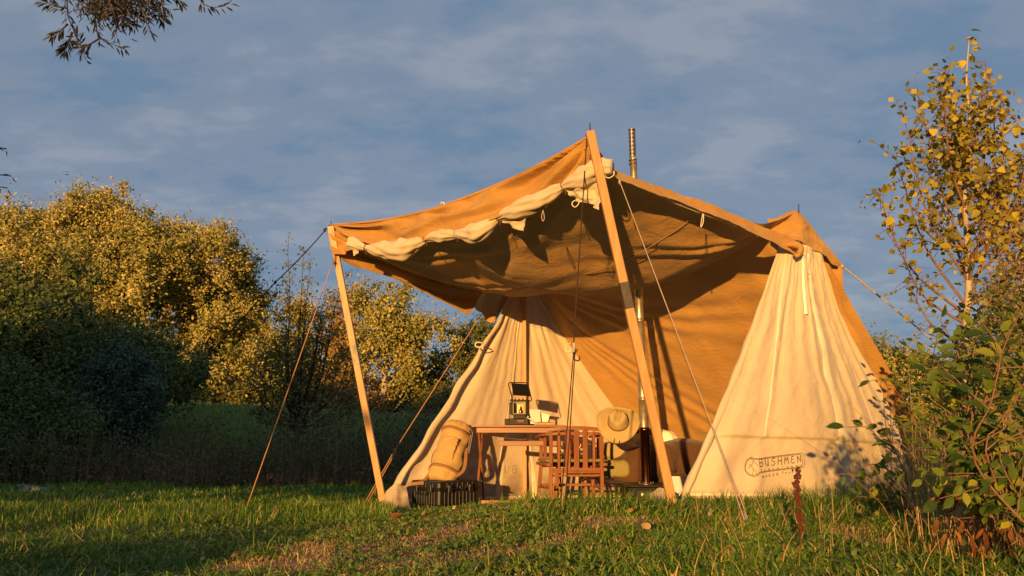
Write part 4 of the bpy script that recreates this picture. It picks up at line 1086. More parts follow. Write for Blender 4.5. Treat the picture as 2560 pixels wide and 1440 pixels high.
for k in range(6):
    a = k * math.pi / 3; mb.tube([(.062 * math.cos(a), .062 * math.sin(a), ztop + .01), (.062 * math.cos(a), .062 * math.sin(a), ztop + .03)], .006, 6)
mb.build('pipe_collar', M['steel'], sroot, sm=True)

# ------------------------------------------------------------------ TABLE
tb = Vector((at(1187, 1066, 7.75).x, 7.75, 0)); ttop = at(1290, 1064, 7.75).z
tr_ = empty('roll_top_table', (tb.x + .46, 7.75, gzf(tb.x + .46, 7.75)), R(-3))
tag(tr_, 'red brown folding wooden table against the cream wall', 'table')
tz = ttop - tr_.location.z
for k in range(7):
    mb = MB(); mb.box((0, -.24 + k * .08, tz - .009), (.94, .072, .018), None, .003); mb.build('board', M['tablewood'], tr_)
for sy in (-.25, .25):
    mb = MB(); mb.box((.01, sy, tz - .05), (.86, .022, .052), None, .004); mb.build('apron', M['tablewood'], tr_)
mb = MB(); mb.box((.12, -.2, tz - .178), (.64, .03, .05), None, .004); mb.build('cross_rail', M['tablewood'], tr_)
for sx in (-.40, .40):
    for sgn in (-1, 1):
        mb = MB(); mb.bar((sx, -.24 * sgn, tz - .04), (sx + .02 * sgn, .24 * sgn, .0), .03, .022, (1, 0, 0), .003); mb.build('leg', M['tablewood'], tr_)
mb = MB(); mb.box((.1, -.26, .055), (.95, .05, .045), None, .004); mb.build('floor_rail', M['tablewood'], tr_)

# ------------------------------------------------------------------ LANTERN HEATER on the table
lp = at(1302, 1062, 7.62); lt = empty('lantern_heater', (lp.x, 7.62, ttop), R(-14))
tag(lt, 'black enamel lantern heater with raised lid and carrying handle on the table', 'lantern')
mb = MB(); mb.box((.0, 0, .035), (.20, .18, .066), None, .006); mb.build('fuel_tank', M['blackmet'], lt)
mb = MB(); mb.box((-.115, .02, .035), (.085, .14, .062), None, .005); mb.build('side_tank', M['blackmet'], lt)
mb = MB(); mb.box((.02, -.093, .04), (.075, .006, .026), None, .003); mb.build('name_badge', M['leather'], lt)
mb = MB(); mb.box((0, 0, .085), (.13, .12, .036), None, .004); mb.build('neck', M['blackmet'], lt)
mb = MB()
for (x, y, w, h) in ((-.07, 0, .012, .15), (.07, 0, .012, .15)): mb.box((x, 0, .17), (w, .13, .13), None, .002)
mb.box((0, 0, .108), (.152, .13, .012)); mb.box((0, 0, .236), (.152, .13, .012)); mb.box((-.095, .0, .17), (.03, .1, .12), None, .003)
mb.build('lantern_body', M['blackmet'], lt)
mb = MB(); mb.box((-.025, .055, .165), (.07, .006, .09)); mb.build('reflector', M['glass_warm'], lt)
mb = MB()
for (x, z, w, h) in ((0, .115, .13, .008), (0, .229, .13, .008), (-.062, .172, .008, .11), (.062, .172, .008, .11)): mb.box((x, -.067, z), (w, .005, h), None, .001)
mb.build('window_frame', M['band'], lt)
mb = MB(); mb.lathe([(.012, .114), (.02, .12), (.02, .15), (.008, .16), (.004, .2)], (-.005, .01, 0), 12); mb.build('burner', M['brass'], lt, sm=True)
mb = MB(); mb.box((0, 0, .247), (.2, .15, .007), None, .002)
for k in range(5): mb.box((-.08 + .04 * k, -.075, .256), (.018, .006, .014), None, .002)
mb.build('top_grate', M['blackmet'], lt)
rx = Matrix.Rotation(R(-52), 3, 'X') @ Matrix.Rotation(R(8), 3, 'Y')
mb = MB(); mb.box((-.005, .03, .36), (.19, .15, .006), rx, .003); mb.build('lid', M['blackmet'], lt)
mb = MB(); mb.tube(curve3([(-.085, 0, .25), (-.10, -.02, .33), (-.118, -.04, .405), (-.112, -.045, .425), (-.09, -.045, .43), (.06, -.045, .425), (.08, -.045, .42), (.086, -.04, .405), (.10, -.02, .33), (.115, 0, .25)], 40), .0055, 7)
mb.build('handle', M['blackmet'], lt, sm=True)
mb = MB(); mb.tube([(.075, -.05, .085), (.1, -.09, .085)], .012, 10); mb.build('valve_knob', M['brass'], lt, sm=True)
# black mug, book, snack board
q = at(1328, 1060, 7.8); mg_ = empty('camping_mug', (q.x, 7.8, ttop + .04)); tag(mg_, 'small dark enamel canister with a wire handle behind the open book', 'canister')
mb = MB(); mb.lathe([(0, -.04), (.032, -.04), (.033, .07), (.028, .078), (0, .08)], (0, 0, 0), 18); mb.build('body', M['blackmet'], mg_, sm=True)
mb = MB(); mb.tube(curve3([(-.03, 0, .07), (-.02, 0, .095), (0, 0, .10), (.02, 0, .095), (.03, 0, .07)], 12), .002, 5); mb.build('wire_handle', M['steel'], mg_, sm=True)
q = at(1352, 1060, 7.58); bk = empty('open_book', (q.x, 7.58, ttop), R(12)); tag(bk, 'open white paged book propped up on the table', 'book')
mb = MB(); mb.box((-.055, .01, .085), (.11, .008, .145), Matrix.Rotation(R(8), 3, 'Z') @ Matrix.Rotation(R(-8), 3, 'X'), .001); mb.build('page_block', M['paper'], bk)
mb = MB(); mb.box((.045, .05, .06), (.10, .006, .12), Matrix.Rotation(R(-35), 3, 'Z') @ Matrix.Rotation(R(16), 3, 'Y'), .001); mb.build('cover', M['paper'], bk)
mb = MB(); mb.box((-.1, -.02, .045), (.12, .1, .008), Matrix.Rotation(R(28), 3, 'Y'), .001); mb.build('loose_page', M['paper'], bk)
q = at(1362, 1064, 7.5); sb = empty('wooden_box', (q.x, 7.5, ttop)); tag(sb, 'flat carved wooden box lying at the book foot', 'box')
mb = MB(); mb.box((0, 0, .012), (.18, .08, .02), None, .003); mb.build('tray', M['pole'], sb)
mb = MB(); mb.box((0, 0, .026), (.16, .06, .008), Matrix.Rotation(R(4), 3, 'Z'), .002); mb.build('lid', M['tablewood'], sb)

# ------------------------------------------------------------------ CHAIR
cq = at(1443, 1250, 7.25); ch = empty('wooden_armchair', (cq.x, 7.25, gzf(cq.x, 7.25)), R(9))
tag(ch, 'red brown slatted wooden folding armchair turned away, a hat on its corner', 'chair')
H = at(1443, 1070, 7.25).z - ch.location.z
def cb(name, a, b, w, h, mat='teak', up=(0, -1, 0), par=ch):
    m_ = MB(); m_.bar(a, b, w, h, up, .004); return m_.build(name, M[mat], par)
for sx in (-1, 1):
    cb('back_post', (sx * .25, .02, -.02), (sx * .25, -.01, H - .03), .032, .028)
    cb('front_leg', (sx * .29, .46, -.02), (sx * .26, .42, H * .52), .034, .026)
    cb('arm_post', (sx * .265, .40, H * .5), (sx * .27, .36, H - .09), .034, .024)
    cb('arm_post', (sx * .262, .2, H * .5), (sx * .27, .18, H - .09), .03, .022)
    cb('stretcher', (sx * .26, .03, H * .22), (sx * .285, .45, H * .2), .022, .018)
    cb('side_rail', (sx * .275, -.03, H * .52), (sx * .275, .50, H * .52), .03, .045, 'teak', (1, 0, 0))
    m_ = MB(); cpts = curve3([(sx * .18, -.035, H - .055), (sx * .27, .02, H - .06), (sx * .305, .16, H - .068), (sx * .29, .34, H - .075), (sx * .28, .50, H - .08)], 12)
    for k in range(11): m_.bar(cpts[k], cpts[k + 1], .052, .022, (0, 0, 1), .003, .008)
    m_.build('armrest', M['teakx'], ch)
m_ = MB(); cpts = curve3([(-.285, .02, H - .018), (-.15, -.015, H - .006), (0, -.03, H), (.15, -.015, H - .006), (.285, .02, H - .018)], 14)
for k in range(13): m_.bar(cpts[k], cpts[k + 1], .024, .034, (0, 0, 1), .002, .006)
m_.build('top_rail', M['teakx'], ch)
m_ = MB(); m_.box((0, 0.005, H - .052), (.50, .02, .03), None, .003); m_.build('back_rail', M['teakx'], ch)
m_ = MB(); m_.box((0, .0, H * .44), (.47, .022, .05), None, .003); m_.build('lower_back_rail', M['teakx'], ch)
m_ = MB(); m_.box((0, .04, H * .375), (.47, .02, .02), None, .003); m_.build('cross_bar', M['teakx'], ch)
for x in (-.172, -.086, 0, .086, .172):
    if abs(x) > .1: cb('back_slat', (x, .006, H * .47), (x, -.008, H - .03), .026, .012)
    else: cb('back_slat', (x, .0, H * .47), (x, -.018, H - .02), .05, .013)
m_ = MB(); m_.box((0, -.0135, H * .44), (.036, .004, .028), None, .001); m_.build('brass_plate', M['brass'], ch)
m_ = MB(); m_.box((0, .24, H * .57), (.58, .46, .028), None, .01); m_.build('seat', M['olive'], ch)
m_ = MB(); m_.box((0, .46, H * .22), (.52, .02, .025), None, .003); m_.build('front_stretcher', M['teakx'], ch)
m_ = MB(); m_.box((0, .48, H * .5), (.52, .022, .05), None, .003); m_.build('front_rail', M['teakx'], ch)

# hat on the chair corner
hq = at(1546, 1058, 7.1); hat = empty('felt_hat', hq, 0, rot=(R(54), R(10), R(-16)))
tag(hat, 'light tan wide brimmed felt hat hung on the chair back', 'hat')
def hatwarp(p, r, a):
    if r > .1:
        f = (r - .1) / .1
        p = p + Vector((0, 0, .045 * f * abs(math.cos(a)) ** 2 - .03 * f * abs(math.sin(a))))
    else:
        # pinch and centre dent of the crown
        if p.z > .045:
            k = (p.z - .045) / .075
            p = Vector((p.x * (1 - .22 * k * max(0, math.sin(a))), p.y, p.z - .035 * k * math.exp(-(p.x / .028) ** 2)))
    return p
prof = [(.205, .004), (.204, -.002), (.19, .0), (.16, .0), (.13, .0), (.108, .002), (.099, .012), (.095, .035), (.092, .06), (.089, .09), (.082, .118), (.066, .132), (.048, .136), (.028, .136), (.012, .136), (.001, .136)]
mb = MB(); mb.lathe(prof, (0, 0, 0), 48, None, .98, 1.0, hatwarp); o = mb.build('crown_and_brim', M['felt'], hat, sm=True)
md = o.modifiers.new('thick', 'SOLIDIFY'); md.thickness = .004
mb = MB(); mb.lathe([(.1015, .010), (.1035, .012), (.1015, .028), (.099, .029)], (0, 0, 0), 48, None, .98, 1.0); mb.build('hat_band', M['leather'], hat, sm=True)
mb = MB(); mb.box((-.096, .03, .02), (.012, .035, .024), None, .003); mb.build('buckle', M['leather'], hat)
mb = MB(); mb.tube(curve3([(.0, -.17, -.01), (.0, -.215, -.012), (.02, -.235, -.01), (.045, -.22, -.01), (.05, -.18, -.01)], 16), .003, 6); mb.build('chin_cord', M['black'], hat, sm=True)

# copper kettle standing behind the chair
q = at(1425, 1135, 7.95); kt = empty('coffee_pot', (q.x, 7.95, gzf(q.x, 7.95))); tag(kt, 'copper coffee pot on a wooden stool behind the chair slats', 'pot')
kz = at(1425, 1140, 7.95).z - kt.location.z
mb = MB(); mb.lathe([(0, kz), (.065, kz), (.072, kz + .02), (.066, kz + .09), (.045, kz + .14), (.045, kz + .17), (.02, kz + .19), (0, kz + .2)], (0, 0, 0), 24); mb.build('body', M['copper'], kt, sm=True)
mb = MB(); mb.tube(curve3([(.06, 0, kz + .03), (.1, 0, kz + .08), (.12, 0, kz + .13)], 10), np.linspace(.014, .008, 10), 8); mb.build('spout', M['copper'], kt, sm=True)
mb = MB(); mb.tube(curve3([(-.045, 0, kz + .15), (-.1, 0, kz + .14), (-.1, 0, kz + .05), (-.068, 0, kz + .03)], 14), .006, 7); mb.build('handle', M['leather'], kt, sm=True)
kt.location.z += 0
q2 = empty('wooden_stool', (q.x, 7.95, gzf(q.x, 7.95))); tag(q2, 'small wooden stool under the copper pot behind the chair', 'stool')
mb = MB(); mb.box((0, 0, kz - .016), (.34, .3, .026), None, .005); mb.build('seat', M['teakx'], q2)
for sx in (-1, 1):
    for sy in (-1, 1):
        mb = MB(); mb.bar((sx * .12, sy * .1, kz - .028), (sx * .17, sy * .13, -.02), .028, .028, (0, 1, 0), .003); mb.build('leg', M['teak'], q2)

# ------------------------------------------------------------------ CASE + DUFFEL BAG
cq = at(1122, 1240, 6.95); cs = empty('equipment_case', (cq.x - .08, 7.47, gzf(cq.x, 7.47) + .05), R(40))
tag(cs, 'black ribbed hard plastic case lying in the grass under the duffel bag', 'case')
CW, CD, CH = .47, .47, .24
mb = MB(); mb.box((0, 0, .085), (CW, CD, .15), None, .015)
for k in range(9):
    for (sx, sy, ax) in ((0, -1, 0), (-1, 0, 1)):
        t_ = -.17 + k * .0425
        if ax == 0: mb.box((t_, -CD / 2 - .004, .075), (.012, .012, .125), None, .003)
        else: mb.box((-CW / 2 - .004, t_, .075), (.012, .012, .125), None, .003)
mb.build('base_shell', M['black'], cs)
mb = MB(); mb.box((0, 0, .198), (CW + .016, CD + .016, .07), None, .016); mb.box((0, 0, .165), (CW + .034, CD + .034, .016), None, .005)
for k in range(6):
    t_ = -.15 + k * .06
    mb.box((t_, -CD / 2 - .01, .198), (.014, .014, .05), None, .003); mb.box((-CW / 2 - .01, t_, .198), (.014, .014, .05), None, .003)
for k in range(4): mb.box((-.13 + k * .085, 0, .235), (.03, CD * .8, .008), None, .003)
mb.build('lid', M['black'], cs)
for t_ in (-.12, .12):
    mb = MB(); mb.box((t_, -CD / 2 - .026, .17), (.055, .016, .075), None, .005); mb.box((t_, -CD / 2 - .034, .185), (.035, .01, .02), None, .003); mb.build('latch', M['black'], cs)
    mb = MB(); mb.box((-CW / 2 - .026, t_, .17), (.016, .055, .075), None, .005); mb.build('latch', M['black'], cs)
mb = MB(); mb.tube(curve3([(-CW / 2 - .02, -.07, .12), (-CW / 2 - .045, -.065, .115), (-CW / 2 - .045, .065, .115), (-CW / 2 - .02, .07, .12)], 14), .009, 7); mb.build('handle', M['black'], cs, sm=True)
mb = MB(); mb.tube(curve3([(-.02, -CD / 2 - .03, .2), (-.02, -CD / 2 - .05, .17), (.03, -CD / 2 - .05, .165), (.05, -CD / 2 - .03, .2)], 14), .003, 6); mb.build('wire_bail', M['steel'], cs, sm=True)

def duffel():
    b0 = at(1098, 1204, 7.42); b1 = at(1150, 1062, 7.72)
    ax = (b1 - b0).normalized(); L = (b1 - b0).length
    root = empty('duffel_bag', b0); tag(root, 'khaki canvas duffel bag with brown straps leaning upright on the black case', 'bag')
    xa = Vector((1, 0, 0)); xa = (xa - ax * xa.dot(ax)).normalized(); ya = ax.cross(xa)
    MM = Matrix((xa, ya, ax)).transposed()
    r = .148
    def wp(p, rr, a):
        z = p.z / L
        w_ = 1 + .035 * math.sin(3 * a + 9 * z) + .02 * math.sin(7 * a - 13 * z) + .02 * math.sin(21 * z + 2 * a)
        gth = max(0, (z - .86) / .2); w_ += .06 * gth * math.sin(13 * a)
        gb = max(0, (.12 - z) / .2); w_ += .06 * gb * math.sin(9 * a)
        return Vector((p.x * w_ + .012 * math.sin(z * 5), p.y * w_, p.z))
    prof = [(.001, -.0), (.07, -.012), (.115, -.002), (.138, .03), (r * .97, .07)] + [(r * (1 + .03 * math.sin(k * 1.1)), .07 + (L - .14) * k / 22) for k in range(1, 22)] + [(r * .99, L - .07), (r * .93, L - .035), (r * .8, L - .008), (r * .6, L + .012), (r * .3, L + .02), (.012, L + .015)]
    # refine the profile
    pr = np.array(prof); tt = np.linspace(0, len(pr) - 1, 70); pr2 = [(np.interp(t_, range(len(pr)), pr[:, 0]), np.interp(t_, range(len(pr)), pr[:, 1])) for t_ in tt]
    mb = MB(); mb.lathe(pr2, (0, 0, 0), 56, MM, 1.0, .85, wp); mb.build('body', M['khaki'], root, sm=True)
    for zc in (.17, .82):
        mb = MB(); mb.lathe([(r * 1.04, zc * L - .016), (r * 1.075, zc * L - .014), (r * 1.075, zc * L + .014), (r * 1.04, zc * L + .016)], (0, 0, 0), 56, MM, 1.0, .85, wp); mb.build('strap', M['strap'], root, sm=True)
    # pocket on the near side
    def on(a, z, off):
        p = wp(Vector((r * math.cos(a), r * math.sin(a) * .85, z * L)), r, a); n_ = Vector((math.cos(a), math.sin(a), 0))
        return MM @ (p + n_ * off)
    sgn = -1 if (MM @ Vector((0, -1, 0))).y < 0 else 1
    def pocket(a0, a1, z0, z1, off, name, fl):
        nu_, nv_ = 16, 14; P_ = np.zeros((nv_, nu_, 3))
        for i_ in range(nv_):
            for j_ in range(nu_):
                e_ = min(j_, nu_ - 1 - j_, i_, nv_ - 1 - i_)
                k_ = min(1, e_ / 2.0)
                P_[i_, j_] = on(sgn * (a0 + (a1 - a0) * j_ / (nu_ - 1)), z0 + (z1 - z0) * i_ / (nv_ - 1), off * k_ + .006 * math.sin(j_ * .9 + i_ * .7) * k_ - .004 * (1 - k_))
        o, _ = sheet(name, P_, M['khaki'], root); return o
    pocket(R(62), R(122), .30, .58, .030, 'pocket', 0)
    pocket(R(60), R(124), .53, .66, .040, 'pocket_flap', 1)
    mb = MB(); mb.tube(curve3([on(sgn * R(30), .93, .0), on(sgn * R(12), .9, .02), on(sgn * R(5), .7, .03), on(sgn * R(2), .42, .035), on(sgn * R(8), .38, .03), on(sgn * R(8), .6, .03), on(sgn * R(14), .85, .015)], 40), .0035, 5); mb.build('drawstring', M['rope_w'], root, sm=True)
    mb = MB(); mb.tube(curve3([on(sgn * R(178), .5, .0), on(sgn * R(185), .42, .02), on(sgn * R(182), .3, .02), on(sgn * R(176), .24, 0)], 16), .005, 6); mb.build('side_loop', M['strap'], root, sm=True)
    a, b = on(sgn * R(8), .62, .0), on(sgn * R(20), .12, .0)
    mb = MB(); cpt = curve3([a, a.lerp(b, .3) + Vector((.03, -.02, 0)), a.lerp(b, .7) + Vector((.045, -.02, -.02)), b + Vector((0, -.01, 0))], 14)
    for k in range(13): mb.bar(cpt[k], cpt[k + 1], .032, .004, (0, -1, .2), 0, .004)
    mb.build('shoulder_strap', M['strap'], root)
    a, b = MM @ Vector((-.1, -.05, .03)), MM @ Vector((-.1, -.05, .03)) + Vector((-.15, -.05, -.09))
    mb = MB(); cpt = curve3([a, a.lerp(b, .5) + Vector((0, 0, -.03)), b, b + Vector((-.02, -.02, -.0)), b + Vector((.10, -.05, .012))], 14)
    for k in range(13): mb.bar(cpt[k], cpt[k + 1], .004, .03, (0, 0, 1), 0, .004)
    mb.build('strap_end', M['strap'], root)
duffel()
M['khaki'].node_tree.nodes  # canvas of the bag

# ------------------------------------------------------------------ BEDDING
def blob(name, mat, c, rad, rot=(0, 0, 0), pw=.7, amp=.05, seed=0, parent=None, n=40, fr=4):
    th = np.linspace(-math.pi / 2, math.pi / 2, n // 2); ph = np.linspace(0, 2 * math.pi, n, endpoint=False)
    T_, P_ = np.meshgrid(th, ph, indexing='ij')
    sg = lambda v, p_: np.sign(v) * np.abs(v) ** p_
    x = sg(np.cos(T_), pw) * sg(np.cos(P_), pw); y = sg(np.cos(T_), pw) * sg(np.sin(P_), pw); z = sg(np.sin(T_), pw)
    w = 1 + amp * (np.sin(fr * x * 2 + seed) * np.cos(fr * y * 1.7 + seed * 2) + .6 * np.sin(fr * 2.7 * x + 3 * z + seed) + .5 * np.sin(fr * 3.1 * y - 2 * z + seed * 1.7))
    V_ = np.stack([x * rad[0] * w, y * rad[1] * w, z * rad[2] * w], -1).reshape(-1, 3)
    nt_, np_ = T_.shape; i_ = np.arange(nt_ * np_).reshape(nt_, np_); j_ = np.roll(i_, -1, 1)
    Q_ = np.stack([i_[:-1], j_[:-1], j_[1:], i_[1:]], -1).reshape(-1, 4)
    o = np_mesh(name, V_, Q_, mat, parent, smooth_sh=True)
    o.location = c; o.rotation_euler = rot
    return o
bc = at(1700, 1190, 8.1); gb = gzf(bc.x, bc.y)
cot = empty('camp_cot', (bc.x - .1, 8.05, gb), R(-46)); tag(cot, 'low camp bed frame under the dark brown bedding', 'camp bed')
mb = MB(); mb.box((0, 0, .27), (1.9, .7, .03), None, .01); mb.build('mattress_cloth', M['olive'], cot)
for sy in (-.35, .35):
    mb = MB(); mb.tube([(-.97, sy, .27), (.97, sy, .27)], .016, 8); mb.build('side_rail', M['steel'], cot, sm=True)
for sx in (-.75, 0, .75):
    for sy in (-1, 1):
        mb = MB(); mb.tube([(sx, .33 * sy, .27), (sx + .05, .30 * sy, .0)], .012, 7); mb.build('leg', M['steel'], cot, sm=True)
cx_, cy_ = cot.location.x, cot.location.y
sl = blob('sleeping_bag', M['bedbrown'], (cx_ + .28, cy_ - .15, gb + .43), (.75, .42, .22), (0, R(3), R(-46)), .75, .05, 1.0, fr=3)
tag(sl, 'dark brown sleeping bag heaped on the camp bed beside the flue', 'sleeping bag')
q = at(1615, 1150, 7.75); o = blob('wool_blanket', M['bedbrown'], (q.x, 7.8, q.z - .05), (.36, .26, .20), (0, R(-18), R(-20)), .8, .08, 2.0, fr=4)
tag(o, 'brown blanket draping low behind the stove pipe foot', 'blanket')
q = at(1555, 1130, 7.9); o = blob('bed_pillow', M['bedkhaki'], (q.x, 7.95, q.z), (.22, .16, .10), (0, R(6), R(-15)), .7, .07, 3.0)
tag(o, 'khaki pillow lowest in the heap under the hat', 'pillow')
q = at(1585, 1112, 8.1); o = blob('bed_pillow', M['bedkhaki'], (q.x, 8.1, q.z), (.20, .16, .09), (R(10), R(-22), R(20)), .7, .09, 4.0)
tag(o, 'rumpled khaki pillow between hat brim and flue pipe', 'pillow')
q = at(1605, 1090, 8.25); o = blob('bed_cushion', M['plaid'], (q.x, 8.2, q.z), (.09, .06, .11), (0, R(38), 0), .6, .03, 5.0)
tag(o, 'dark patterned cushion corner standing up beside the flue', 'cushion')
q = at(1640, 1100, 8.35); o = blob('bed_pillow', M['paper'], (q.x, 8.35, q.z), (.25, .12, .12), (0, R(8), R(-30)), .7, .05, 6.0)
tag(o, 'pale pillow behind the flue pipe against the rear wall', 'pillow')
q = at(1545, 1172, 7.75); o = blob('canvas_pack', M['olive'], (q.x, 7.75, q.z), (.16, .13, .09), (0, 0, R(-20)), .5, .04, 7.0)
tag(o, 'olive canvas pack low on the bed right of the chair', 'pack')
q = at(1682, 1198, 6.9); pt = empty('enamel_pot', (q.x, 6.9, gzf(q.x, 6.9))); tag(pt, 'white enamel pot peeping out right of the right pole foot', 'pot')
pz = q.z - pt.location.z
mb = MB(); mb.lathe([(0, .0), (.085, .0), (.10, .03), (.10, pz + .02), (.106, pz + .026), (.095, pz + .03)], (.04, 0, 0), 24); mb.build('body', M['white'], pt, sm=True)
mb = MB(); mb.lathe([(.1, pz + .032), (.07, pz + .05), (0, pz + .06)], (.04, 0, 0), 24); mb.build('lid', M['steel'], pt, sm=True)

# ------------------------------------------------------------------ odds at the far left
q = gp(-10, 9.5); cr = empty('wooden_crate', (q[0], q[1], q[2])); tag(cr, 'dark wooden crate cut by the left edge of the picture', 'crate')
for k in range(3):
    mb = MB(); mb.box((0, -.16, .06 + .1 * k), (.5, .018, .085), None, .004); mb.build('board', M['bark_dark'], cr)
    mb = MB(); mb.box((.24, 0, .06 + .1 * k), (.018, .3, .085), None, .004); mb.build('board', M['bark_dark'], cr)
mb = MB(); mb.box((.22, -.14, .17), (.04, .03, .34), None, .003); mb.build('corner_post', M['bark_dark'], cr)
q = gp(145, 11.5); o = blob('plastic_bag', mat_noise('pale_plastic', (.04, .08, .07), (.08, .13, .115), 12, .4, .5, 20, bdist=.02), (q[0], q[1], q[2] + .07), (.22, .1, .05), (0, R(8), R(10)), .6, .12, 3.)
tag(o, 'pale green plastic bag lying in the shaded grass at far left', 'bag')

# ------------------------------------------------------------------ GRASS
def blades(n, region, L, W, g, bend=1.0, flat=.0, dens=None, rfun=None, zoff=0.0):
    """region(n)-> x,y ; returns V,T,rnd ; 7 vertices and 5 triangles per blade"""
    x, y = region(n)
    if dens is not None:
        keep = g.uniform(0, 1, len(x)) < dens(x, y); x, y = x[keep], y[keep]
    n = len(x)
    z = gz(x, y) + zoff
    a = g.uniform(0, 2 * math.pi, n) * .75 + fbm(x * 1.3, y * 1.3, 4.4, 2) * 9
    lean = np.clip(g.normal(.55, .35, n) + flat, .05, 1.5) * bend
    hl = L * g.uniform(.45, 1.35, n) * (1 + .9 * fbm(x * 1.6, y * 1.6, 8.1, 2))
    hl = np.maximum(hl, L * .25)
    w = W * g.uniform(.6, 1.4, n)
    dx_, dy_ = np.cos(a), np.sin(a); fa = g.normal(0, 1.0, n); sx, sy = np.cos(fa), np.sin(fa)
    V = np.zeros((n, 7, 3)); pts = []
    th = lean * .35
    px_, pz_ = np.zeros(n), np.zeros(n)
    k = 0
    for s in range(3):
        ww = w * (1, .85, .55)[s]
        V[:, k, 0] = x + dx_ * px_ - sx * ww; V[:, k, 1] = y + dy_ * px_ - sy * ww; V[:, k, 2] = z + pz_
        V[:, k + 1, 0] = x + dx_ * px_ + sx * ww; V[:, k + 1, 1] = y + dy_ * px_ + sy * ww; V[:, k + 1, 2] = z + pz_
        px_ = px_ + np.sin(th) * hl / 3; pz_ = pz_ + np.cos(th) * hl / 3; th = th + lean * .75
        k += 2
    V[:, 6, 0] = x + dx_ * px_; V[:, 6, 1] = y + dy_ * px_; V[:, 6, 2] = np.maximum(z + pz_, z + .004)
    b = (np.arange(n) * 7)[:, None]
    T = np.concatenate([b + np.array([t_]) for t_ in ((0, 1, 3), (0, 3, 2), (2, 3, 5), (2, 5, 4), (4, 5, 6))], 1).reshape(-1, 3)
    r = np.clip(g.beta(2, 2.4, n) * .85 + fbm(x * .8, y * .8, 6.6, 2) * .25, 0, .86)
    dry = g.uniform(0, 1, n) < .10; r[dry] = g.uniform(.88, 1, dry.sum())
    if rfun: r = rfun(x, y, r, g)
    return V.reshape(-1, 3), T, np.repeat(r, 5)
g = np.random.default_rng(100)
def wedge(y0, y1, pw=1.0, x0=-1.0, x1=1.0):
    def f(n):
        y = y0 + (y1 - y0) * g.uniform(0, 1, n) ** pw
        x = g.uniform(x0, x1, n) * y * .76 / CP
        return x, y
    return f
tent_floor = [FL, PB, BL, BR, rr_bot[-1], rr_bot[2], FR]
def inside_tent(x, y):
    # the trodden floor between the end walls and behind the poles
    e1 = (x - FL.x) * (PB.y - FL.y) - (y - FL.y) * (PB.x - FL.x)
    s = (x - FL.x) * (FR.y - FL.y) - (y - FL.y) * (FR.x - FL.x)
    return smooth(-.3, .3, -s) * (x > FL.x)
def dens1(x, y):
    return np.clip(1 - 1.25 * bare(x, y), 0.02, 1) * np.clip(1 - .85 * inside_tent(x, y - .35), 0, 1)
def flanks(n):
    y = g.uniform(2.0, 10.0, n); return np.where(g.uniform(0, 1, n) < .5, -1, 1) * g.uniform(.72, 1.35, n) * y, y
Vs, Ts, Rs = [], [], []; off = 0
for (n, reg, L, W, fl, dn) in [(135000, wedge(2.3, 4.6, .8), .062, .0034, .7, dens1), (115000, wedge(4.4, 7.6, .9), .056, .0042, .55, dens1),
                               (6000, wedge(2.4, 7.3, 1), .10, .0030, .2, dens1), (30000, wedge(7.3, 9.6, 1), .09, .006, .1, dens1),
                               (26000, wedge(9.3, 14, 1, -1.05, -.0), .10, .011, .0, None), (1500, wedge(2.3, 4.5, 1), .13, .003, .2, dens1),
                               (11000, wedge(5.6, 7.4, 1, -1.05, -.2), .10, .004, -.1, None), (5000, wedge(4.3, 5.8, 1, .0, 1.0), .13, .0035, .1, None), (42000, flanks, .075, .006, .4, None)]:
    V, T, r = blades(n, reg, L, W, g, flat=fl, dens=dn)
    Vs.append(V); Ts.append(T + off); Rs.append(r); off += len(V)
grass = np_mesh('grass', np.concatenate(Vs), np.concatenate(Ts), M['grass'], attr=np.concatenate(Rs)); tag(grass, 'rough uneven green turf in front of and around the tent', 'grass', kind='stuff')

# straw and dead matter on worn turf
def straw_reg(n):
    y = g.uniform(2.4, 6.2, n); x = g.uniform(-1, 1, n) * y * .76; return x, y
V, T, r = blades(42000, straw_reg, .07, .0023, g, flat=1.1, dens=lambda x, y: np.clip(bare(x, y) * 1.1 + .17, 0, 1), rfun=lambda x, y, r, g_: g_.uniform(0, 1, len(r)), zoff=.006)
tag(np_mesh('straw_litter', V, T, M['drygrass'], attr=r), 'dry straw lying on the worn turf', 'straw', kind='stuff')

# broad weed leaves (clover, plantain) low in the turf
n = 2800
y = 2.3 + 3.6 * g.uniform(0, 1, n) ** 1.1; x = g.uniform(-1, 1, n) * y * .76
k = (fbm(x * 1.5, y * 1.5, 15., 2) > .02) | (g.uniform(0, 1, n) < .12); x, y = x[k], y[k]
x = np.repeat(x, 5) + g.normal(0, .022, len(x) * 5); y = np.repeat(y, 5) + g.normal(0, .022, len(y) * 5)
C = np.stack([x, y, gz(x, y) + g.uniform(.01, .06, len(x))], 1)
V, T = leaf_np(C, .030, g, up=2.2, aspect=.7)
tag(np_mesh('ground_weeds', V, T, M['weeds'], attr=np.repeat(g.uniform(0, 1, len(C)), 2)), 'small broad leaved weeds growing through the turf', 'weeds', kind='stuff')

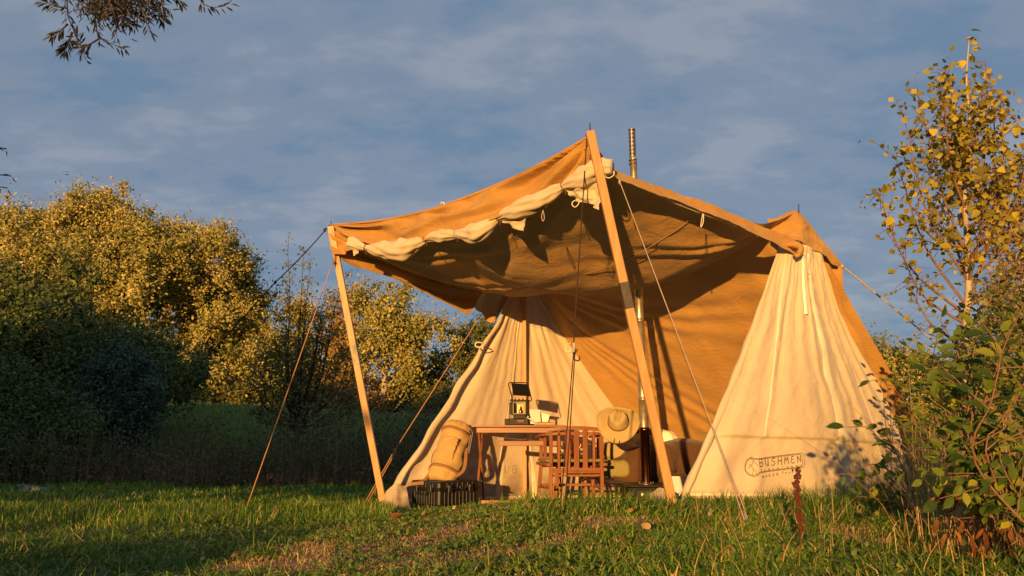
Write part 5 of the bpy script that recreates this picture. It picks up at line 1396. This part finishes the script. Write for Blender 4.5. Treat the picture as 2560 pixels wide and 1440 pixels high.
# tall meadow weeds in the shade
n = 5200
y = g.uniform(13.2, 19.5, n); x = g.uniform(-1.1, .02, n) * y * .8
y = y + fbm(x * .6, x * .2, 31., 2) * 2.0; h = np.maximum(.12, g.uniform(.25, .95, n) * (1 + 2.2 * fbm(x * .5, y * .5, 3.3, 3))); z = gz(x, y)
V, T, rr = [], [], []
lx, ly = g.normal(0, .09, n), g.normal(0, .09, n)
b = np.stack([x, y, z], 1); tpt = b + np.stack([lx, ly, h], 1); w = .009
sd = np.array([w, 0, 0])
Vst = np.stack([b - sd, b + sd, tpt], 1).reshape(-1, 3); Tst = np.arange(n * 3).reshape(-1, 3)
f = g.uniform(.1, 1.05, (n, 12)); C = (b[:, None] + (tpt - b)[:, None] * f[..., None]).reshape(-1, 3) + g.normal(0, .045, (n * 12, 3))
V2, T2 = leaf_np(C, .085, g, aspect=.4)
Vv = np.concatenate([Vst, V2]); Tt = np.concatenate([Tst, T2 + len(Vst)])
hh = np.clip((C[:, 2] - np.repeat(z, 12)) / .7, 0, 1)
rl = np.clip(.95 - hh * .65 + g.normal(0, .15, len(C)), 0, 1)
tag(np_mesh('meadow_weeds', Vv, Tt, M['meadow'], attr=np.concatenate([g.uniform(.5, 1, n), np.repeat(rl, 2)])), 'tall shaded meadow weeds below the grassy bank', 'weeds', kind='stuff')
V, T, r = blades(42000, wedge(18.5, 35, 1, -1.05, .1), .22, .026, g, flat=0)
tag(np_mesh('bank_grass', V, T, M['bankgrass'], attr=r), 'short green grass covering the far bank', 'grass', kind='stuff')

# fallen leaves
def leaf_mesh(name, kind, mat):
    m_ = MB()
    if kind == 'broad':      # rounded triangular poplar leaf
        outl = [(0, 0), (.28, .04), (.46, .22), (.42, .45), (.28, .68), (.12, .88), (0, 1.0)]
    elif kind == 'elm':      # pointed leaf with a toothed edge
        outl = [(0, 0), (.13, .06), (.20, .15), (.20, .19), (.28, .29), (.25, .33), (.31, .44), (.26, .48), (.29, .59), (.22, .62), (.23, .72), (.15, .75), (.14, .84), (.06, .88), (0, 1.08)]
    elif kind == 'curl':
        outl = [(0, 0), (.08, .08), (.13, .25), (.11, .5), (.13, .7), (.06, .9), (0, 1.05)]
    elif kind == 'willow':
        outl = [(0, 0), (.06, .12), (.095, .35), (.09, .55), (.05, .8), (0, 1.0)]
    else:
        outl = [(0, 0), (.2, .05), (.36, .3), (.3, .6), (.14, .85), (0, 1)]
    curl = {'broad': .12, 'elm': .14, 'willow': .10, 'curl': .55}.get(kind, .35)
    mid = [(0, 0, 0)]; vs = []; n_ = len(outl)
    for (xx, yy) in outl: vs.append((0, yy, -curl * yy * yy))
    for sgn in (1, -1):
        for (xx, yy) in outl: vs.append((sgn * xx, yy, -curl * yy * yy + .28 * xx + .05 * math.sin(yy * 14) * xx))
    fs = []
    for q in range(n_ - 1):
        fs.append((q, n_ + q, n_ + q + 1, q + 1)); fs.append((q, q + 1, 2 * n_ + q + 1, 2 * n_ + q))
    fs = [f_ for f_ in fs]
    m_.add(vs, fs)
    m_.tube([(0, -.28, .02), (0, 0, 0)], .012, 4, cap=False)
    me = bpy.data.meshes.new(name); me.from_pydata(m_.v, [], m_.f); me.materials.append(mat); me.update()
    me.polygons.foreach_set('use_smooth', [True] * len(me.polygons))
    return me
ME_dead = leaf_mesh('dead_leaf', 'dead', M['dead_leaf']); ME_dead2 = leaf_mesh('dead_leaf', 'broad', M['dead_leaf'])
ME_pop = leaf_mesh('poplar_leaf', 'broad', M['poplar_leaf']); ME_elm = leaf_mesh('elm_leaf', 'elm', M['elm_leaf'])
ME_wil = leaf_mesh('willow_leaf', 'willow', M['willow_leaf']); ME_curl = leaf_mesh('curled_leaf', 'curl', M['curled'])
def ground_hit(px, py):
    d = at(px, py, 5) - CAM
    for k in range(400):
        Y_ = 2 + k * .02; p = CAM + d * (Y_ / d.y)
        if p.z <= gzf(p.x, p.y): return p
    return CAM + d * (7 / d.y)
named_leaves = {(982, 1318): 'big pale tan fallen leaf on the grass before the tent corner', (465, 1300): 'orange fallen leaf in the sunlit strip at far left, left of its neighbour',
                (690, 1296): 'brown fallen leaf standing in the grass mid left', (132, 1295): 'orange fallen leaf nearest the left edge', (590, 1420): 'dull brown fallen leaf in the shade at the bottom left',
                (1058, 1310): 'orange red fallen leaf right of the big pale one', (1570, 1392): 'curled tan fallen leaf in the foreground below the chair', (1475, 1402): 'golden fallen leaf at the bottom centre',
                (1625, 1355): 'dark orange fallen leaf in front of the right pole', (1322, 1290): 'orange fallen leaf just before the chair and dark rope', (1703, 1297): 'pale fallen leaf in front of the right pole foot', (1005, 1345): 'small brown fallen leaf below the big pale one'}
for (px, py), lab in named_leaves.items():
    p = ground_hit(px, py); o = bpy.data.objects.new('fallen_leaf', ME_dead if (px % 2) else ME_dead2); col.objects.link(o)
    s = .085 if px == 982 else random.uniform(.05, .07)
    o.scale = (s, s, s); o.location = (p.x, p.y, gzf(p.x, p.y) + .055); o.rotation_euler = (random.uniform(.3, 1.0), random.uniform(-.5, .5), random.uniform(0, 6.28))
    tag(o, lab, 'leaf', 'fallen leaves on the turf')
g = np.random.default_rng(140)
for q in range(70):
    y = g.uniform(2.7, 6.6); x = g.uniform(-.7, .7) * y
    o = bpy.data.objects.new('fallen_leaf', ME_dead if q % 2 else ME_dead2); col.objects.link(o)
    s = g.uniform(.02, .042); o.scale = (s, s, s); o.location = (x, y, gzf(x, y) + .035); o.rotation_euler = (g.uniform(-.5, .9), g.uniform(-.6, .6), g.uniform(0, 6.28))
    tag(o, 'small withered leaf scattered in the turf', 'leaf', 'fallen leaves on the turf')

# ------------------------------------------------------------------ leafy plants with leaves as parts
def place_leaf(me, name, p, d, n_, s, parent):
    d = Vector(d).normalized(); n_ = Vector(n_); n_ = n_ - d * n_.dot(d)
    n_ = n_.normalized() if n_.length > 1e-4 else d.orthogonal().normalized()
    x = d.cross(n_)
    o = bpy.data.objects.new(name, me); col.objects.link(o)
    m4 = Matrix((x * s, d * s, n_ * s)).transposed().to_4x4(); m4.translation = Vector(p) + d * s * .28
    o.parent = parent; o.matrix_local = m4
    return o

# young poplar at the right
g = np.random.default_rng(201); rnd_ = random.Random(5)
YP = 5.9
tb_ = at(2408, 930, YP); pb = Vector((tb_.x, YP, gzf(tb_.x, YP)))
pop = empty('young_poplar', pb); tag(pop, 'slender young poplar with golden leaves rising at the right edge', 'tree')
tpts = [pb + Vector((0, 0, -.1))] + PX([(2408, 930, YP), (2412, 840, YP), (2421, 720, YP), (2418, 620, YP), (2412, 500, YP), (2416, 400, YP), (2424, 300, YP), (2416, 200, YP), (2423, 95, YP)])
tc3 = curve3(tpts, 60)
mb = MB(); mb.tube([Vector(c) - pb for c in tc3], np.linspace(.042, .004, 60), 9, twist=lambda i, a: 1 + .06 * math.sin(i * 2.1 + a)); mb.build('trunk', M['bark_pale'], pop, sm=True)
brs = [  # (start py on trunk, end px, end py, depth change, leafiness)
    (790, 2195, 480, -.1, 1), (760, 2240, 395, .1, 1), (700, 2262, 300, -.2, 1), (640, 2300, 260, .2, 1), (560, 2345, 180, 0, 1), (520, 2360, 250, -.3, 1),
    (740, 2480, 330, .1, 1), (660, 2510, 260, -.1, 1), (600, 2480, 200, .2, 1), (540, 2465, 150, 0, .9), (700, 2560, 420, .1, 1), (760, 2590, 560, -.2, .9), (640, 2575, 300, 0, 1),
    (450, 2370, 190, .2, .9), (420, 2455, 230, -.2, 1), (480, 2330, 350, .3, 1), (620, 2290, 520, -.3, .8), (820, 2255, 640, 0, .55), (860, 2280, 730, .1, .5), (580, 2500, 420, -.3, 1), (500, 2540, 380, .3, 1),
    (880, 2520, 640, .2, .6), (400, 2385, 300, -.1, 1), (560, 2390, 420, .35, 1), (700, 2350, 500, .35, .8), (700, 2460, 520, -.35, .8)]
anch = []
mb = MB()
def near_trunk(py):
    best = min(range(len(tc3)), key=lambda k: abs(tc3[k][2] - at(2415, py, YP).z)); return Vector(tc3[best])
for (sy, ex, ey, dz, lf) in brs:
    a = near_trunk(sy); b = at(ex, ey, YP + dz); mid = a.lerp(b, .5) + Vector(((b.x - a.x) * .18, 0, -.08 * (b - a).length))
    c3 = curve3([a, mid, b], 22)
    mb.tube([Vector(c) - pb for c in c3], np.linspace(.013, .0025, 22), 5, cap=False)
    for k in range(5, 22):
        d = Vector(c3[min(k + 1, 21)]) - Vector(c3[k - 1])
        for _ in range(2):
            if g.uniform() > lf: continue
            tw = Vector((g.normal(0, .10), g.normal(0, .10), g.normal(.02, .10)))
            p = Vector(c3[k]); mb.tube([p - pb, p + tw - pb], [.003, .0015], 4, cap=False)
            for f_ in (.5, 1.0):
                size = .068 if c3[k][2] > 2.2 else .038
                anch.append((p + tw * f_, size))
for k in range(30, 60):
    for _ in range(3): anch.append((Vector(tc3[k]) + Vector((g.normal(0, .05), g.normal(0, .05), g.normal(0, .03))), .07))
mb.build('branches', M['twig'], pop, sm=True, kind='stuff')
rnd_.shuffle(anch); anch.sort(key=lambda t_: -t_[1])
for (p, s) in anch[:300]:
    d = Vector((g.normal(0, .6), g.normal(0, .6), g.normal(-.5, .5))); n_ = Vector((g.normal(-.2, .7), g.normal(-.7, .6), g.normal(.2, .6)))
    place_leaf(ME_pop, 'leaf', p - pb, d, n_, s * g.uniform(.75, 1.3), pop)
# the smaller and further leaves
C = np.array([tuple(p) for p, s in anch[300:]]); C = np.concatenate([C, C[C[:, 2] > 2.6]]); C = C + g.normal(0, .035, C.shape)
V, T = leaf_np(C - np.array(pb), .052, g, up=.1, out=np.array([[-.2, -.9, 0]]), aspect=.9)
np_mesh('leaves', V, T, M['poplar_stuff'], pop, attr=np.repeat(g.uniform(0, 1, len(C)), 2), kind='stuff')

# elm scrub at the lower right
def scrub(name, label, cat, foot, stems, me, lname, size, seed, every=1, drop=.5, stemmat='twig', r0=.009, maxn=290, side=.9, extra=0, spread=.03):
    g_ = np.random.default_rng(seed); foot = Vector(foot)
    root = empty(name, foot); tag(root, label, cat)
    m_ = MB(); cnt = 0; jobs = []
    for st in stems:
        pts = [foot + Vector((g_.normal(0, spread), g_.normal(0, spread), -.04))] + PX(st)
        n_ = max(10, int(sum((Vector(a) - Vector(b)).length for a, b in zip(pts[:-1], pts[1:])) / .045))
        c = curve3(pts, n_); m_.tube([Vector(q) - foot for q in c], np.linspace(r0, .0018, n_), 5, cap=False)
        for k in range(int(n_ * .35), n_, every):
            t_ = (Vector(c[min(k + 1, n_ - 1)]) - Vector(c[k - 1])).normalized()
            sd_ = t_.cross(Vector((0, -1, .3))).normalized() * (1 if k % 2 else -1)
            d = t_ * .45 + sd_ * side + Vector((g_.normal(0, .15), g_.normal(0, .25), g_.normal(-drop * .5, .15)))
            jobs.append((Vector(c[k]) - foot, d, Vector((g_.normal(0, .35), -.55 + g_.normal(0, .4), .6 + g_.normal(0, .3))), size * g_.uniform(.6, 1.25)))
            # side twig
            if k % 3 == 0 and k < n_ - 3:
                e_ = Vector(c[k]) + sd_ * g_.uniform(.08, .2) + t_ * .08
                m_.tube([Vector(c[k]) - foot, e_ - foot], [.003, .0015], 4, cap=False)
                for f_ in (.4, .7, 1.0):
                    jobs.append((Vector(c[k]).lerp(e_, f_) - foot, d + Vector((g_.normal(0, .4), g_.normal(0, .3), g_.normal(0, .3))), Vector((g_.normal(0, .4), -.6 + g_.normal(0, .3), .6)), size * g_.uniform(.6, 1.15)))
    m_.build('stems', M[stemmat], root, sm=True, kind='stuff')
    g_.shuffle(jobs)
    for j in jobs[:maxn]: place_leaf(me, lname, *j, root)
    if jobs[maxn:] or extra:
        mm = MB(); vv_ = [tuple(v.co) for v in me.vertices]; ff_ = [tuple(p.vertices) for p in me.polygons]
        more = jobs[maxn:] + [(j[0] + Vector((g_.normal(0, .07), abs(g_.normal(0, .10)), g_.normal(0, .07))), j[1] + Vector(g_.normal(0, .4, 3)), j[2] + Vector(g_.normal(0, .3, 3)), j[3] * g_.uniform(.6, 1)) for q in range(extra) for j in jobs]
        for (p, d, n_, s) in more:
            d = Vector(d).normalized(); n_ = Vector(n_); n_ = (n_ - d * n_.dot(d)).normalized(); x_ = d.cross(n_)
            mm.add([Vector(p) + x_ * v[0] * s + d * (v[1] * s + .28 * s) + n_ * v[2] * s for v in vv_], ff_)
        mm.build('leaves', me.materials[0], root, kind='stuff')
    return root
f1 = at(2700, 1400, 2.75); f1.z = gzf(f1.x, f1.y)
scrub('elm_scrub', 'leafy elm scrub with toothed green leaves at the right edge', 'shrub', f1,
      [[(2440, 1100, 2.71), (2400, 900, 2.68), (2350, 800, 2.64), (2350, 800, 2.64)], [(2450, 1100, 2.71), (2440, 850, 2.64), (2480, 740, 2.64)], [(2470, 1100, 2.71), (2500, 900, 2.64), (2560, 760, 2.57)],
       [(2480, 1150, 2.64), (2540, 1000, 2.57), (2600, 880, 2.49)], [(2430, 1120, 2.79), (2390, 960, 2.87), (2330, 900, 2.94), (2350, 900, 2.98)], [(2450, 1100, 2.71), (2420, 1000, 2.71), (2380, 960, 2.71), (2390, 990, 2.71)], [(2470, 1150, 2.57), (2500, 1060, 2.57), (2560, 960, 2.57)], [(2460, 1150, 2.64), (2440, 1000, 2.64), (2420, 880, 2.64), (2440, 820, 2.64)], [(2450, 1180, 2.57), (2480, 1000, 2.49), (2500, 880, 2.49), (2450, 800, 2.49)],
       [(2500, 1150, 2.57), (2560, 1080, 2.49), (2600, 1020, 2.49)], [(2460, 1180, 2.64), (2430, 1040, 2.57), (2460, 930, 2.57)]],
      ME_elm, 'leaf', .054, 301, maxn=300, extra=1, spread=.13, r0=.006)
f2 = at(2330, 1290, 4.3); f2.z = gzf(f2.x, f2.y)
scrub('elm_sucker', 'low elm sucker spreading its dark leaves across the cream wall', 'shrub', f2,
      [[(2290, 1180, 4.3), (2220, 1120, 4.3), (2170, 1070, 4.3), (2120, 1068, 4.3)], [(2300, 1100, 4.3), (2260, 1000, 4.3), (2200, 950, 4.3), (2165, 958, 4.3)], [(2240, 1240, 4.25), (2150, 1190, 4.2), (2090, 1185, 4.2)],
       [(2290, 1230, 4.3), (2230, 1180, 4.3), (2180, 1160, 4.3), (2140, 1170, 4.3)], [(2250, 1262, 4.2), (2180, 1245, 4.2), (2140, 1240, 4.2)], [(2270, 1200, 4.3), (2240, 1130, 4.3), (2200, 1060, 4.3)]],
      ME_elm, 'leaf', .080, 302, every=2, side=.7, drop=.9)
f3 = at(2290, 1290, 5.7); f3.z = gzf(f3.x, f3.y)
scrub('elm_sucker', 'bright green sapling shoots standing against the hedge right of the tent', 'shrub', f3,
      [[(2300, 1100, 5.7), (2295, 950, 5.7), (2290, 850, 5.7)], [(2300, 1000, 5.8), (2330, 900, 5.9), (2345, 830, 5.9)], [(2280, 1050, 5.7), (2270, 900, 5.7), (2275, 850, 5.7)], [(2340, 1050, 5.7), (2380, 950, 5.7), (2390, 880, 5.7)], [(2330, 1050, 5.7), (2340, 960, 5.7), (2320, 880, 5.7)]],
      ME_elm, 'leaf', .062, 303, stemmat='stem_green')
f4 = at(2480, 1330, 3.2); f4.z = gzf(f4.x, f4.y)
scrub('withered_willowherb', 'withered rust brown plant with hanging curled leaves at lower right', 'plant', f4,
      [[(2420, 1250, 3.2), (2370, 1230, 3.2)], [(2440, 1180, 3.2), (2400, 1160, 3.2), (2360, 1190, 3.2)], [(2480, 1180, 3.1), (2520, 1170, 3.1), (2560, 1200, 3.1)], [(2460, 1250, 3.0), (2440, 1240, 3.0)], [(2530, 1250, 3.0), (2560, 1240, 3.0)], [(2400, 1300, 3.1), (2350, 1290, 3.1)], [(2500, 1200, 3.1), (2480, 1150, 3.1), (2430, 1170, 3.1)]],
      ME_curl, 'leaf', .065, 304, drop=3.2, side=.35, stemmat='twig', maxn=150, r0=.005)
# dock stalk
fd = ground_hit(2000, 1385); dk = empty('dock_stalk', fd); tag(dk, 'dark red dock stalk with seed heads standing before the cream wall', 'plant')
dp = [fd + Vector((0, 0, -.02))] + [at(a, b, fd.y) for a, b in ((2001, 1330), (1998, 1270), (1992, 1225), (1995, 1175))]
c3 = curve3(dp, 40); mb = MB(); mb.tube([Vector(c) - fd for c in c3], np.linspace(.004, .002, 40), 6); mb.build('stem', M['dock'], dk, sm=True)
mb = MB(); g = np.random.default_rng(310)
for k in range(12, 40):
    if 20 < k < 23: continue
    for _ in range(7):
        p = Vector(c3[k]) - fd + Vector(g.normal(0, .007, 3)); mb.box(p, (.008, .008, .009), Matrix.Rotation(g.uniform(0, 3), 3, 'Z'))
mb.build('seed_heads', M['dock'], dk, kind='stuff')

# dry grass stalks, lower right and scattered tufts
def stalks(name, label, n, px0, px1, Y0, Y1, h0, h1, W, seed, mat='drygrass', lean=.25, pw=1.0):
    g_ = np.random.default_rng(seed)
    Y_ = g_.uniform(Y0, Y1, n); px_ = px0 + (px1 - px0) * g_.uniform(0, 1, n) ** pw; x = (px_ - 1280) / F * Y_ / CP + g_.normal(0, .04, n); z = gz(x, Y_)
    h_ = g_.uniform(h0, h1, n); a = g_.uniform(0, 6.28, n); le = np.abs(g_.normal(0, lean, n)) * h_
    V_ = np.zeros((n, 9, 3)); wd = g_.uniform(0, 6.28, n)
    for s in range(4):
        f_ = s / 4; cx_ = x + np.cos(a) * le * f_ ** 1.6; cy_ = Y_ + np.sin(a) * le * f_ ** 1.6; cz_ = z + h_ * f_ * (1 - .1 * f_); w_ = W * (1 - f_ * .7)
        V_[:, 2 * s] = np.stack([cx_ - np.cos(wd) * w_, cy_ - np.sin(wd) * w_, cz_], 1); V_[:, 2 * s + 1] = np.stack([cx_ + np.cos(wd) * w_, cy_ + np.sin(wd) * w_, cz_], 1)
    V_[:, 8] = np.stack([x + np.cos(a) * le, Y_ + np.sin(a) * le, z + h_ * .9], 1)
    b_ = (np.arange(n) * 9)[:, None]
    T_ = np.concatenate([b_ + np.array([t_]) for t_ in ((0, 1, 3), (0, 3, 2), (2, 3, 5), (2, 5, 4), (4, 5, 7), (4, 7, 6), (6, 7, 8))], 1).reshape(-1, 3)
    tag(np_mesh(name, V_.reshape(-1, 3), T_, M[mat], attr=np.repeat(g_.uniform(0, 1, n), 7)), label, 'grass', kind='stuff')
stalks('dry_grass', 'tall straw coloured grass stalks at the right edge', 1700, 2180, 2640, 3.2, 5.2, .12, .85, .0024, 401, lean=.45, pw=.62)
stalks('dry_grass', 'short straw coloured tufts in the foreground turf', 110, 1700, 2500, 2.9, 4.4, .1, .24, .0022, 402, lean=.6)
stalks('scrub_grass', 'tangled green growth under the elm scrub', 1500, 2240, 2640, 3.4, 5.6, .15, .5, .003, 403, mat='weeds', lean=.5)
g = np.random.default_rng(404)
n = 13000; Y_ = g.uniform(4.0, 7.0, n); px_ = g.uniform(2285, 2640, n); x = (px_ - 1280) / F * Y_ / CP
C = np.stack([x, Y_, gz(x, Y_) + g.uniform(0, 1, n) ** 1.2 * (.5 + .9 * smooth(2280, 2420, px_))], 1)
C = C[C[:, 0] > 3.55 - .31 * (6.8 - C[:, 1])]; n = len(C)
V, T = leaf_np(C, .05, g, up=.4)
tag(np_mesh('scrub_undergrowth', V, T, M['leaf_olive'], attr=np.repeat(g.uniform(0, 1, n), 2)), 'dense mixed undergrowth at the right edge', 'undergrowth', kind='stuff')

# ------------------------------------------------------------------ willow at the top left
g = np.random.default_rng(501); YW = 7.5
wb = Vector((-9.5, 5.0, gzf(-9.5, 5.0))); wil = empty('willow_tree', wb); tag(wil, 'dark willow twigs hanging into the top left of the picture', 'tree')
mb = MB(); mb.tube([Vector((0, 0, -.1)), Vector((.1, 0, 2.5)), Vector((.4, .4, 5.5)), Vector((1.6, 1.0, 7.6))], [.24, .2, .15, .1], 10); mb.build('trunk', M['bark_dark'], wil, sm=True)
limb_end = at(300, -330, YW)
mb = MB(); mb.tube([Vector(c) for c in curve3([Vector((1.6, 1.0, 7.6)), at(-100, -420, 6.9) - wb, limb_end - wb, at(620, -250, YW + .2) - wb], 24)], np.linspace(.09, .015, 24), 8)
twigs = [[(160, -160), (168, 0), (170, 40), (195, 100), (215, 150)], [(168, 20), (140, 15), (105, 0)], [(170, 60), (150, 78), (132, 88)], [(180, 80), (170, 110), (158, 130)], [(215, -150), (235, -20), (240, 60), (250, 95), (295, 115), (312, 120)],
         [(250, 95), (225, 110), (205, 118), (190, 90)], [(290, -200), (300, -60), (290, 30), (292, 90)], [(280, 0), (300, 40), (330, 62)], [(350, -200), (345, -40), (360, 30), (375, 80)], [(400, -200), (400, -30), (410, 40)],
         [(350, 0), (390, 30), (410, 52)], [(330, 0), (360, 5), (430, -10), (455, 10)], [(480, -180), (495, -20), (520, 15), (560, 15), (580, 0)], [(240, -200), (230, -60), (225, 20), (240, 50)], [(260, -200), (265, -60), (262, 20), (300, 50)],
         [(320, -200), (315, -60), (322, 10), (345, 40)], [(370, -200), (380, -60), (385, 0), (425, 25)], [(250, -200), (240, -60), (245, 0), (262, 30)], [(200, -200), (190, -40), (210, 20), (225, 30)]]
jobs = []
for tw in twigs:
    dz = g.uniform(-.25, .25); c = curve3([at(a, b, YW + dz) for a, b in tw], 26)
    mb.tube([Vector(q) - wb for q in c], np.linspace(.012, .003, 26), 5, cap=False)
    for k in range(6, 26):
        for _ in range(2):
            t_ = (Vector(c[min(k + 1, 25)]) - Vector(c[k - 1])).normalized(); sd_ = t_.cross(Vector((0, -1, 0))).normalized() * random.choice((-1, 1))
            p = Vector(c[k]) - wb
            if k < 12 and tw[0][1] < -50: continue
            jobs.append((p, t_ * .7 + sd_ * g.uniform(.2, .9) + Vector((0, g.normal(0, .3), -.35)), Vector((g.normal(0, .4), -1, g.normal(0, .4))), g.uniform(.075, .115)))
# denser cluster
for _ in range(700):
    px_, py_ = 290 + g.normal(0, 46), 2 + g.normal(0, 27)
    p = at(px_, py_, YW + g.normal(0, .2)) - wb; jobs.append((p, Vector((g.normal(.2, .7), g.normal(0, .3), -.6 + g.normal(0, .4))), Vector((g.normal(0, .4), -1, 0)), g.uniform(.065, .105)))
for (px_, py_, L_) in [(2, 372, 1), (14, 440, 1), (4, 470, 1)]:
    c = curve3([at(-60, py_ - 60, YW), at(-20, py_ - 10, YW), at(px_ + 14, py_, YW)], 10); mb.tube([Vector(q) - wb for q in c], .006, 5)
    for k in range(3, 10):
        jobs.append((Vector(c[k]) - wb, Vector((g.normal(.3, .6), g.normal(0, .3), g.normal(-.3, .4))), Vector((0, -1, 0)), .065))
mb.tube([Vector(q) - wb for q in curve3([Vector((1.6, 1.0, 7.6)) + wb, at(-200, 60, 7.0), at(-60, 370, YW)], 20)], np.linspace(.04, .006, 20), 6)
mb.build('twigs', M['bark_dark'], wil, sm=True, kind='stuff')
g.shuffle(jobs)
for j in jobs[:300]: place_leaf(ME_wil, 'leaf', *j, wil)
rest = jobs[300:]
if rest:
    V_, F_ = [], []
    vv_ = [tuple(v.co) for v in ME_wil.vertices]; ff_ = [tuple(p.vertices) for p in ME_wil.polygons]
    mm = MB()
    for (p, d, n_, s) in rest:
        d = Vector(d).normalized(); n_ = Vector(n_); n_ = (n_ - d * n_.dot(d)).normalized(); x_ = d.cross(n_)
        mm.add([Vector(p) + x_ * v[0] * s + d * (v[1] * s + .28 * s) + n_ * v[2] * s for v in vv_], ff_)
    mm.build('leaves', M['willow_leaf'], wil, kind='stuff')
